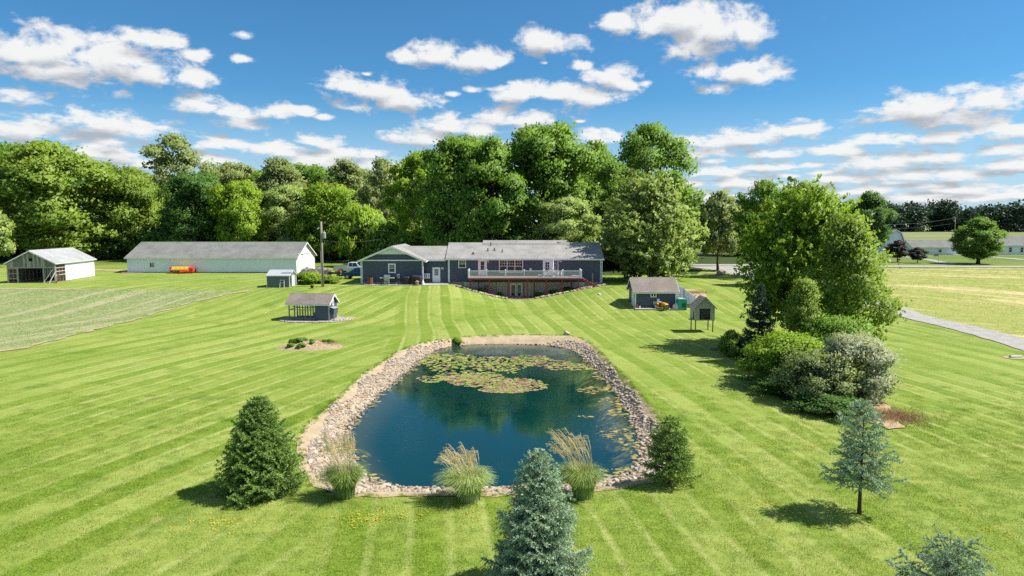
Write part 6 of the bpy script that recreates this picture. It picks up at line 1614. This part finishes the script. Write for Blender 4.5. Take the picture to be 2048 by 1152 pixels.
for px, y, rz, lab in chairs:
    c = on_deck('deck_chair', lab, 'chair', px, y, rz, 'white chairs on the deck')
    MB().box(-.27, .27, -.27, .27, .40, .44).build('seat', 'white', c)
    MB().slab([(-.27, -.25, .44), (.27, -.25, .44), (.27, -.36, .92), (-.27, -.36, .92)], .03).build('backrest', 'white', c)
    for x in (-.25, .25):
        for yy in (-.25, .25): MB().box(x-.02, x+.02, yy-.02, yy+.02, 0, .40).build('leg', 'white', c)
        MB().box(x-.03, x+.03, -.3, .28, .62, .65).build('armrest', 'white', c)
c = on_deck('deck_bench', 'low white bench at the right end of the deck', 'bench', 1151, 90.2)
MB().box(-.5, .5, -.2, .2, .18, .24).build('seat', 'white', c)
for x in (-.42, .42): MB().box(x-.03, x+.03, -.18, .18, 0, .18).build('leg', 'white', c)
c = on_deck('plant_basket', 'small white basket on the deck left of the table', 'basket', 1080, 90.8)
MB().lathe([(.18, 0), (.24, .3), (.26, .32), (.22, .31), (.15, .05)], 12).build('basket', 'white_dull', c)
x = (973-CX)*mpp(91.6)
c = thing('air_conditioner', 'dark square air conditioner unit under the left of the deck', 'air conditioner', (x, 91.6, hz(x, 91.6)))
MB().box(-.42, .42, -.4, .4, .0, .82).build('cabinet', 'grey_metal', c)
for k in range(9): MB().box(-.40, .40, -.425, -.402, .08+k*.08, .12+k*.08).build('louvre', 'black', c)
MB().lathe([(.36, .82), (.36, .88), (.1, .90)], 16).build('fan_guard', 'black', c)
x = (957-CX)*mpp(92.4); c = thing('standpipe', 'thin dark conduit on the beige wall under the deck', 'pipe', (x, 92.8, hz(x, 92.8)))
MB().tube([(0, 0, 0), (0, 0, 1.1), (-.25, 0, 1.35), (-.25, 0, 2.0)], .035, 6).build('pipe', 'black', c)

# ------------------------------------------------------------------ machines
def wheel(root, loc, rad, wd, rim='white_dull', axis='y'):
    """tyre with rim, axle along local Y"""
    t_ = MB(); n = 18; o = len(t_.v)
    prof = [(rad*.62, -wd/2), (rad*.92, -wd/2), (rad, -wd*.3), (rad, wd*.3), (rad*.92, wd/2), (rad*.62, wd/2)]
    for r_, y_ in prof:
        for k in range(n): a = 2*math.pi*k/n; t_.v.append((r_*math.cos(a), y_, r_*math.sin(a)))
    m = len(prof)
    for i in range(m):
        for k in range(n): k2 = (k+1) % n; j = (i+1) % m; t_.f.append((i*n+k, i*n+k2, j*n+k2, j*n+k))
    w_ = t_.build('wheel', 'tyre', root, loc)
    q = MB()
    for y_ in (-wd*.38, wd*.38):
        q.tube([(0, y_-.01, 0), (0, y_+.01, 0)], rad*.63, 14)
    q.tube([(0, -wd*.48, 0), (0, wd*.48, 0)], rad*.14, 8)
    q.build('rim', rim, w_)
    return w_
def tractor():
    p = G(1321, 619.5)
    r = thing('lawn_tractor', 'yellow lawn tractor parked in front of the garden shed', 'tractor', p + Vector((0, 0, .06)), R(-58))
    # local +X forward
    MB().prism([(.28, .30), (.95, .30), (.98, .55), (.93, .66), (.35, .76), (.28, .74)], 'y', -.25, .25).build('hood', 'tractor_yellow', r, bevel=.03)
    MB().box(.955, .985, -.2, .2, .34, .52).build('grille', 'black', r)
    for y in (-.16, .16): MB().tube([(.97, y, .57), (.985, y, .57)], .05, 8).build('headlight', 'white', r)
    MB().box(-.55, .30, -.22, .22, .30, .42).build('chassis', 'black', r)
    for y in (-1, 1):
        MB().prism([(-.62, .42), (-.60, .58), (-.42, .70), (-.12, .70), (.02, .60), (.05, .42)], 'y', *sorted((y*.22, y*.46))).build('fender', 'tractor_yellow', r, bevel=.02)
        wheel(r, (-.30, y*.36, .28), .28, .24, 'white_dull'); wheel(r, (.72, y*.36, .20), .20, .16, 'white_dull')
    MB().prism([(-.36, .72), (.02, .72), (.04, .78), (-.28, .80), (-.36, 1.12), (-.44, 1.12), (-.44, .78)], 'y', -.20, .20).build('seat', 'white_dull', r, bevel=.02)
    MB().tube([(.30, 0, .72), (.16, 0, .92)], .025, 6).build('steering_column', 'black', r)
    MB().tube([(.16+.17*math.sin(a)*.4, .17*math.cos(a), .92+.17*math.sin(a)*.55) for a in np.linspace(0, 6.283, 13)], .014, 5, cap=False).build('steering_wheel', 'black', r)
    MB().prism([(-.1, .10), (.55, .10), (.58, .24), (.5, .28), (-.05, .28), (-.12, .22)], 'y', -.56, .50).build('mower_deck', 'tractor_yellow', r, bevel=.03)
    MB().box(-.95, -.55, -.34, .34, .35, .80).build('grass_bag', 'white_dull', r, bevel=.05)
tractor()
p = G(1363, 619)
r = thing('teal_crate', 'teal green plastic crate beside the garden shed', 'crate', p)
W_, D_, H_ = 1.0, .95, 1.12
MB().box(-W_/2, W_/2, -D_/2, D_/2, .06, H_).build('body', 'teal_plastic', r, bevel=.04)
MB().box(-.06, .40, -D_/2-.02, -D_/2-.002, .22, .74).build('panel', 'teal_dark', r); MB().box(-W_/2-.02, W_/2+.02, -D_/2-.02, D_/2+.02, H_, H_+.06).build('lid', 'teal_plastic', r)
MB().box(-.42, .2, -.3, .3, H_+.06, H_+.16).build('tray', 'white_dull', r)
for x in (-.4, .4): MB().box(x-.08, x+.08, -.42, .42, 0, .06).build('skid', 'teal_dark', r)
p = G(1352.5, 619.5)
r = thing('white_tank', 'white rounded water tank between tractor and teal crate', 'tank', p)
MB().lathe([(.36, 0), (.42, .08), (.42, .40), (.34, .56), (.14, .64), (.14, .68), (.12, .69)], 16).build('tank', 'white_dull', r, smooth=True); MB().lathe([(.15, .69), (.15, .74), (.05, .76)], 10).build('cap', 'white', r)
p = G(1274.5, 617.5)
r = thing('fuel_can', 'small red and white cans at the left corner of the garden shed', 'can', p)
MB().box(-.13, .10, -.1, .1, .05, .42).build('can', 'red_paint', r, bevel=.03); MB().tube([(-.02, 0, .42), (.06, 0, .5)], .03, 6).build('spout', 'white_dull', r); MB().lathe([(.10, .05), (.10, .32), (.04, .36)], 10, (.28, -.05, 0)).build('bottle', 'white', r)
# white vinyl fence running back from the shed
a = G(1373, 611); b = G(1402, 594)
a = Vector((GS.x+GL/2+1.25, GS.y-GW/2+.9, 0)); b = a + Vector((2.6, -.0, 0)); 
fa = Vector((GS.x+GL/2+.95, GS.y+3.4, 0)); fb = Vector((GS.x+GL/2+2.15, GS.y-1.7, 0))
r = thing('white_fence', 'white vinyl privacy fence stepping down beside the garden shed', 'fence', (0, 0, 0))
n = 16
for i in range(n):
    t0, t1 = i/n, (i+1)/n; q0 = fa.lerp(fb, t0+.004); q1 = fa.lerp(fb, t1-.004); zt = 1.75 - .45*t0
    z0 = min(hz(q0.x, q0.y), hz(q1.x, q1.y))
    MB().add([(q0.x-.02, q0.y-.01, z0), (q1.x-.02, q1.y-.01, z0), (q1.x-.02, q1.y-.01, z0+zt), (q0.x-.02, q0.y-.01, z0+zt), (q0.x+.02, q0.y+.01, z0), (q1.x+.02, q1.y+.01, z0), (q1.x+.02, q1.y+.01, z0+zt), (q0.x+.02, q0.y+.01, z0+zt)], [(0,1,2,3),(7,6,5,4),(0,4,5,1),(1,5,6,2),(2,6,7,3),(3,7,4,0)]).build('picket', 'white', r)
for t0 in (0, .5, 1): q = fa.lerp(fb, t0); z0 = hz(q.x, q.y); MB().box(q.x-.07, q.x+.07, q.y-.07, q.y+.07, z0-.2, z0+1.95-.45*t0).build('post', 'white', r)

def haybine():
    p = G(368, 546.5)
    r = thing('hay_mower', 'red and yellow hay mower parked along the long barn', 'mower', p, R(6)); r.scale = (.85, .85, .85)
    k = 1.0
    MB().prism([(-.6, .55), (.5, .55), (.62, 1.0), (.25, 1.28), (-.35, 1.22), (-.62, .9)], 'x', -2.1, 1.1).build('header_hood', 'yellow_paint', r, bevel=.05)
    for i in range(5): MB().box(-2.05+i*.78, -1.98+i*.78, -.66, -.60, .5, 1.25).build('hood_rib', 'red_paint', r)
    MB().tube([(-2.15, -.75, .75), (1.1, -.75, .75)], .16, 10).build('reel', 'yellow_paint', r)
    for i in range(14): MB().beam((-2.05+i*.235, -.75, .75), (-2.05+i*.235, -1.0, .45), .03).build('reel_tine', 'grey_metal', r)
    MB().box(-2.3, -2.1, -.9, .6, .3, 1.2).build('end_plate', 'red_paint', r)
    MB().prism([(-.7, .3), (.6, .3), (.6, 1.1), (-.2, 1.3), (-.7, 1.0)], 'x', 1.12, 1.9).build('gear_housing', 'red_paint', r, bevel=.05)
    MB().box(-2.2, 1.9, -.85, -.4, .18, .34).build('cutter_bar', 'red_paint', r)
    MB().beam((1.3, -.3, .55), (.2, -2.6, .5), .16, .2).build('drawbar', 'red_paint', r); MB().beam((-.3, -.8, .55), (.2, -2.6, .5), .10, .12).build('drawbar_brace', 'red_paint', r)
    wheel(r, (-1.6, .75, .42), .42, .26, 'yellow_paint'); wheel(r, (1.6, .75, .42), .42, .26, 'yellow_paint')
haybine()

# ------------------------------------------------------------------ vehicles beside the garage
def car(name, label, loc, rz, paint, kind):
    r = thing(name, label, 'car' if kind == 'suv' else 'truck', loc, rz)
    wb, wr, hw_ = (2.75, .36, .92) if kind == 'suv' else (3.7, .41, 1.0)
    if kind == 'suv':
        low = [(-2.35, .42), (-2.32, .95), (-2.2, 1.05), (1.05, 1.05), (2.05, .92), (2.33, .72), (2.36, .42)]
        cab = [(-2.22, 1.05), (-2.0, 1.62), (-1.6, 1.68), (.25, 1.66), (1.10, 1.05)]
    else:
        low = [(-2.9, .55), (-2.9, 1.12), (1.30, 1.16), (2.55, 1.08), (2.85, .92), (2.88, .5)]
        cab = [(-.72, 1.16), (-.62, 1.84), (-.3, 1.90), (.70, 1.88), (1.42, 1.16)]
    x_f, x_r = wb/2+.05, -wb/2+.05
    b = MB().prism(low, 'y', -hw_, hw_).build('body', paint, r, bevel=.07)
    g = MB(); n = len(cab)
    vs_ = [(x, -hw_*(.96 if z < 1.3 else .80), z) for x, z in cab] + [(x, hw_*(.96 if z < 1.3 else .80), z) for x, z in cab]
    g.add(vs_, [tuple(range(n))[::-1], tuple(range(n, 2*n))] + [(i, (i+1) % n, n+(i+1) % n, n+i) for i in range(n)])
    g.build('cabin', paint, r, bevel=.05)
    zb, zt = cab[0][1]+.08, cab[2][1]-.10
    x0, x1 = cab[1][0]+.12, cab[3][0]
    splits = [(x0-.05, (x0+x1)/2-.05), ((x0+x1)/2+.03, x1+.32)] if kind == 'suv' else [(x0+.02, (x0+x1)/2-.02), ((x0+x1)/2+.05, x1+.30)]
    for s_ in (-1, 1):
        for i, (a, c_) in enumerate(splits):
            f = lambda z: s_*hw_*(.96 + (.80-.96)*(z-cab[0][1])/(cab[1][1]-cab[0][1]) + .012)
            tr = .30 if i == 1 else 0
            q = [(a, f(zb), zb), (c_, f(zb), zb), (c_-tr, f(zt), zt), (a+(.05 if i == 0 else 0), f(zt), zt)]
            MB().add(q + [(p[0], p[1]-s_*.02, p[2]) for p in q], [(0,1,2,3),(7,6,5,4),(0,4,5,1),(1,5,6,2),(2,6,7,3),(3,7,4,0)]).build('side_window', 'glass', r)
    a, b_ = cab[3], cab[4]
    e = .02; q = [(a[0]+.06+e, -hw_*.74, a[1]-.06), (a[0]+.06+e, hw_*.74, a[1]-.06), (b_[0]-.10+e, hw_*.86, b_[1]+.09), (b_[0]-.10+e, -hw_*.86, b_[1]+.09)]
    MB().add(q + [(p[0]-.03, p[1], p[2]-.02) for p in q], [(0,1,2,3),(7,6,5,4),(0,4,5,1),(1,5,6,2),(2,6,7,3),(3,7,4,0)]).build('windscreen', 'glass', r)
    for s_ in (-1, 1):
        for x in (x_f, x_r):
            MB().tube([(x, s_*(hw_-.20), wr), (x, s_*(hw_+.012), wr)], wr*1.16, 16).build('wheel_arch', 'black', r)
            wheel(r, (x, s_*(hw_-.08), wr), wr, .24, 'steel')
        MB().box(low[-2][0]-.10, low[-2][0]+.015, *sorted((s_*hw_*.55, s_*hw_*.92)), low[-2][1]-.10, low[-2][1]+.06).build('headlight', 'white', r)
        MB().box(low[1][0]-.03, low[1][0]+.03, *sorted((s_*hw_*.7, s_*hw_*.95)), low[1][1]-.25, low[1][1]+.0).build('tail_light', 'red_paint', r)
        MB().box(cab[4][0]-.35, cab[4][0]-.18, *sorted((s_*hw_, s_*(hw_+.2))), 1.08, 1.22).build('mirror', paint, r)
    MB().box(low[-1][0]-.02, low[-1][0]+.04, -hw_*.95, hw_*.95, low[-1][1]-.02, low[-1][1]+.2).build('bumper', 'black' if kind == 'suv' else 'steel', r)
    MB().box(low[0][0]-.05, low[0][0]+.02, -hw_*.95, hw_*.95, low[0][1]-.02, low[0][1]+.2).build('bumper', 'black' if kind == 'suv' else 'steel', r)
    if kind != 'suv':
        MB().box(-2.80, -.85, -hw_+.1, hw_-.1, 1.10, 1.145).build('bed_liner', 'black', r)
        for s_ in (-1, 1): MB().box(-2.9, -.72, *sorted((s_*(hw_-.10), s_*(hw_-.01))), 1.13, 1.30).build('bed_side', paint, r)
p1 = Vector((at_y(716, 546, 101.5).x, 101.5, hz(-23, 101.5))); car('parked_car', 'dark blue hatchback parked at the corner of the garage', p1, R(180), 'blue_paint', 'suv')
p2 = Vector((at_y(706, 538, 112).x, 112, hz(-25, 112))); car('parked_truck', 'pale silver pickup truck behind the blue car', p2, R(0), 'silver_paint', 'truck')
# quad bike and clutter by the barn door
p = Vector((at_y(668, 545, 104).x, 104, hz(-27, 104)))
r = thing('quad_bike', 'black quad bike with a red box left of the blue car', 'quad bike', p, R(190))
MB().prism([(-.9, .55), (.9, .55), (1.0, .72), (.6, .92), (-.1, .80), (-.95, .85)], 'y', -.35, .35).build('body', 'black', r, bevel=.05)
MB().box(-.75, -.1, -.16, .16, .85, .98).build('seat', 'black', r, bevel=.03); MB().beam((.5, -.38, 1.15), (.5, .38, 1.15), .04).build('handlebar', 'black', r); MB().beam((.62, 0, .85), (.5, 0, 1.15), .05).build('steering_column', 'black', r)
MB().box(-1.0, -.6, -.3, .3, .9, 1.2).build('cargo_box', 'red_paint', r, bevel=.03)
for x in (-.65, .7):
    for y in (-.42, .42): wheel(r, (x, y, .31), .31, .24, 'black')
def tarp(label, px, y, wd, dp, ht, m, seed):
    x = at_y(px, 545, y).x; r = thing('tarp_pile', label, 'pile', (x, y, hz(x, y)-.02), 0, 'covered piles by the barn door')
    rg = random.Random(seed); mb = MB(); n, mm = 13, 7
    grid = [[(wd*(i/(n-1)-.5), dp*(j/(mm-1)-.5), ht*(math.sin(math.pi*i/(n-1))**.4)*(math.sin(math.pi*j/(mm-1))**.4)*rg.uniform(.72, 1.12)) for i in range(n)] for j in range(mm)]
    mb.add([p for row in grid for p in row], [(j*n+i, j*n+i+1, (j+1)*n+i+1, (j+1)*n+i) for j in range(mm-1) for i in range(n-1)])
    mb.build('cover', m, r, fix=False)
    MB().box(-wd*.46, wd*.46, -dp*.42, dp*.42, 0, ht*.3).build('base', 'black', r)
simple('tarp_grey', (.22, .21, .20), .8, .5, 5, bump=.8, bscale=9); simple('tarp_brown', (.15, .12, .095), .85, .5, 5, bump=.8, bscale=9)
tarp('grey tarp-covered pile nearest the barn door', 614, 111, 2.2, 1.6, 1.15, 'tarp_grey', 1)
tarp('brownish covered pile in the middle of the clutter by the barn', 627, 110, 1.9, 1.5, .95, 'tarp_brown', 2)
tarp('pale grey covered pile right of the utility pole', 641, 112, 2.4, 1.5, 1.1, 'tarp_grey', 3)
tarp('dark covered pile beside the quad bike', 655, 110.5, 1.5, 1.3, .95, 'tarp_brown', 4)

# ------------------------------------------------------------------ poles and wires
def pole(label, x, y, top, rad=.14, transformer=None, arm=None, group='utility poles'):
    z = hz(x, y); r = thing('utility_pole', label, 'utility pole', (x, y, z), 0, group); H_ = top - z
    MB().tube([(0, 0, -.2), (0, 0, H_*.5), (0, 0, H_)], [rad, rad*.85, rad*.65], 10).build('shaft', 'pole_wood', r, smooth=True)
    if transformer:
        s_, zz = transformer
        c = MB().lathe([(.14, 0), (.22, .04), (.24, .10), (.24, .72), (.20, .80), (.05, .84)], 12, (s_*.36, -.05, H_-zz)).build('transformer', 'grey_metal', r)
        MB().tube([(s_*.36, -.05, H_-zz+.82), (s_*.36, -.05, H_-zz+1.05)], .04, 6).build('bushing', 'white_dull', r)
        MB().beam((0, -.05, H_-zz+.3), (s_*.36, -.05, H_-zz+.3), .07).build('bracket', 'grey_metal', r)
    if arm:
        MB().beam((-arm, 0, H_-.5), (arm, 0, H_-.5), .10, .12).build('crossarm', 'pole_wood', r)
        for x_ in (-arm*.9, arm*.9): MB().lathe([(.04, 0), (.07, .06), (.04, .12)], 8, (x_, 0, H_-.44)).build('insulator', 'white_dull', r)
    return r
def pole_px(label, px, base, top, **kw):
    p = G(px, base); q = at_y(px, top, p.y); return pole(label, p.x, p.y, q.z, **kw), p, q.z
pr, pp, pz = pole_px('tall wooden utility pole standing on the lawn right of the metal shed', 645.5, 573.5, 443, rad=.19, transformer=(1, 2.2))
for dz_, dx_ in ((.85, -.45), (.75, -.30)):
    MB().lathe([(.05, 0), (.10, .08), (.08, .2), (.03, .26)], 8, (dx_, 0, pz-pp.z-dz_-.2)).build('insulator', 'white_dull', pr)
MB().beam((-.5, 0, pz-pp.z-.8), (0, 0, pz-pp.z-.75), .05).build('bracket', 'grey_metal', pr)
MB().tube([(-.1, -.15, 0), (-.1, -.15, 4.6)], .05, 6).build('conduit', 'grey_metal', pr)
p = pole_px('slim dark pole at the road behind the space between shed and barn', 201, 514, 436, rad=.13)
p = pole_px('short pale pole behind the open shed roof', 125, 512, 461, rad=.17)
p = pole_px('pole post at the far left edge by the road', 3.5, 516, 470, rad=.16)
r4, p4, z4 = pole_px('utility pole behind the cottage beyond the road', 1908, 489, 434, rad=.16, transformer=(-1, 1.9), arm=.9)
def wire(label, a, b, sag, rad=.012):
    a = Vector(a); b = Vector(b); n = 20
    P_ = [a.lerp(b, i/n) - Vector((0, 0, sag*4*(i/n)*(1-i/n))) - a for i in range(n+1)]
    tag(MB().tube(P_, rad, 4).build('power_line', 'wire', None, a, fix=False), label, 'power line', 'overhead wires')
wire('thin wire from the top of the lawn utility pole towards the wood', (pp.x, pp.y, pz-.2), at_y(905, 455, 160), 1.0, .014)
wire('lower wire from the lawn utility pole to the garage roof', (pp.x, pp.y, pz-2.4), at_y(760, 478, 98), .35, .016)
wire('guy wire slanting down behind the lawn utility pole', (pp.x, pp.y, pz-1.0), (pp.x-1.6, pp.y+13, 2.1), .1, .014)
wire('upper wire running left from the pole behind the cottage', (p4.x, p4.y, z4-.3), at_y(1690, 445, 260), 1.6, .03)
wire('upper wire running right from the pole behind the cottage', (p4.x, p4.y, z4-.3), at_y(2300, 449, 185), 1.6, .03)
wire('lower wire running left from the pole behind the cottage', (p4.x, p4.y, z4-2.4), at_y(1690, 455, 260), 1.2, .02)
wire('lower wire running right from the pole behind the cottage', (p4.x, p4.y, z4-2.4), at_y(2300, 460, 185), 1.2, .02)

# ------------------------------------------------------------------ small yard things
def boulder(label, px, py, s, seed, m='stone', fl=.75, cat='rock'):
    import bmesh
    p = G(px, py); rg = random.Random(seed); bm = bmesh.new(); bmesh.ops.create_icosphere(bm, subdivisions=3, radius=1)
    ph = [Vector((rg.uniform(-1, 1), rg.uniform(-1, 1), rg.uniform(-1, 1))).normalized() for _ in range(9)]
    for v in bm.verts:
        d = v.co.normalized(); k = 1.0
        for q in ph:
            e = d.dot(q)
            if e > .55: k = min(k, .55/e*1.25)
        v.co = Vector((d.x*1.25, d.y*.9, d.z*fl))*k*s
    me = bpy.data.meshes.new('boulder'); bm.to_mesh(me); bm.free(); me.polygons.foreach_set('use_smooth', [False]*len(me.polygons))
    tag(link('boulder', me, m, None, p + Vector((0, 0, s*fl*.42)), rg.uniform(0, 3)), label, cat)
boulder('large tan boulder beside the young tree near the drive', 1442, 549, .95, 1)
boulder('small grey rock on the far rim of the pond', 1133, 670, .34, 2)
boulder('small white rock on the shaded lawn right of the deck', 1198, 590, .22, 3, 'white_dull')
p = G(2032, 716); r = thing('culvert_pipe', 'short tan culvert end at the right edge by the drive', 'culvert', p); MB().tube([(-.45, 0, .06), (.45, .1, .06)], .14, 12).build('pipe', 'concrete', r); drape('bare_patch', [(p.x+1.0*math.cos(t_), p.y+.6*math.sin(t_)) for t_ in np.linspace(0, 6.283, 12, endpoint=False)], 'dirt', .03, .3, .08, seed=71)
# compost mound
def mound():
    c = G(620, 694); rg = np.random.default_rng(8); n = 26; V = []; Fc = []
    for j in range(n):
        for i in range(n):
            u, v = (i/(n-1)-.5)*2, (j/(n-1)-.5)*2; d = math.hypot(u, v); z = max(0, (1-d*d))*.42*(1+rg.normal(0, .18)) - .03
            V.append((u*2.75, v*1.75, z))
    for j in range(n-1):
        for i in range(n-1): Fc.append((j*n+i, j*n+i+1, (j+1)*n+i+1, (j+1)*n+i))
    m = MB(); m.add(V, Fc)
    r = thing('compost_mound', 'low mound of soil and dry clippings on the left lawn', 'mound', c + Vector((0, 0, .01)))
    m.build('heap', 'soil', r, smooth=True, fix=False)
    for k in range(16):
        a = rg.uniform(0, 6.28); q = rg.uniform(.3, .95); x, y = math.cos(a)*2.5*q, math.sin(a)*1.5*q
        if x > .8 and y < .3: continue
        cm, tm, Hh, Rr = ARCH['bush']; o = link('weed', cm, None, r, (x, y, max(0, .42*(1-q*q))-.05), rg.uniform(0, 6)); s = rg.uniform(.06, .13); o.scale = (s, s, s*.8)
        o.material_slots[0].link = 'OBJECT'; o.material_slots[0].material = MATS['leaf_mid']
mound()
brush('dry clippings spread over the low mound', G(636, 692) + Vector((0, 0, .28)), 9, 2500, .9, .45, .22, 'dry_brush')
p = G(626.5, 582); tag(MB().beam((0, 0, 0), (.12, 0, 1.0), .05).build('marker_stake', 'yellow_paint', None, p), 'thin yellow marker stake on the lawn left of the utility pole', 'stake')
p = Vector((at_y(624, 568, 87).x, 87, hz(-25, 87))); r = thing('garden_bucket', 'small dark bucket on the bare strip behind the metal shed', 'bucket', p); MB().lathe([(.16, 0), (.22, .36), (.24, .37), (.2, .35)], 12).build('bucket', 'black', r)
# roadside
p = G(1797, 531); r = thing('mailbox', 'dark mailbox on a post beside the far road', 'mailbox', p)
MB().box(-.05, .05, -.05, .05, 0, 1.05).build('post', 'pole_wood', r); MB().prism([(-.13, 0), (.13, 0), (.13, .14), (.09, .24), (0, .28), (-.09, .24), (-.13, .14)], 'y', -.28, .28).build('box', 'black', r, (0, 0, 1.05)); MB().box(.132, .15, -.05, .02, 1.15, 1.32).build('flag', 'red_paint', r)
p = G(1873, 527); r = thing('flag_banner', 'small pale banner on a thin pole across the road', 'banner', p)
MB().tube([(.32, 0, 0), (.32, 0, 2.1)], .03, 6).build('pole', 'white_dull', r)
q = MB(); n = 8; vs_ = []
for i in range(n+1):
    x = .30-1.05*i/n
    for z in (1.45, 2.0): vs_.append((x, .05*math.sin(i*1.3), z-.06*i/n)); 
q.add(vs_ + [(a, b+.012, c) for a, b, c in vs_], [(2*i, 2*i+2, 2*i+3, 2*i+1) for i in range(n)] + [(2*(n+1)+2*i+1, 2*(n+1)+2*i+3, 2*(n+1)+2*i+2, 2*(n+1)+2*i) for i in range(n)])
simple('banner_cloth', (.55, .42, .42), .8, .2, 4); q.build('cloth', 'banner_cloth', r, fix=False)
p = G(1800, 537); boulder('tiny dark rock at the field edge below the mailbox', 1800, 537, .3, 6, 'mulch')
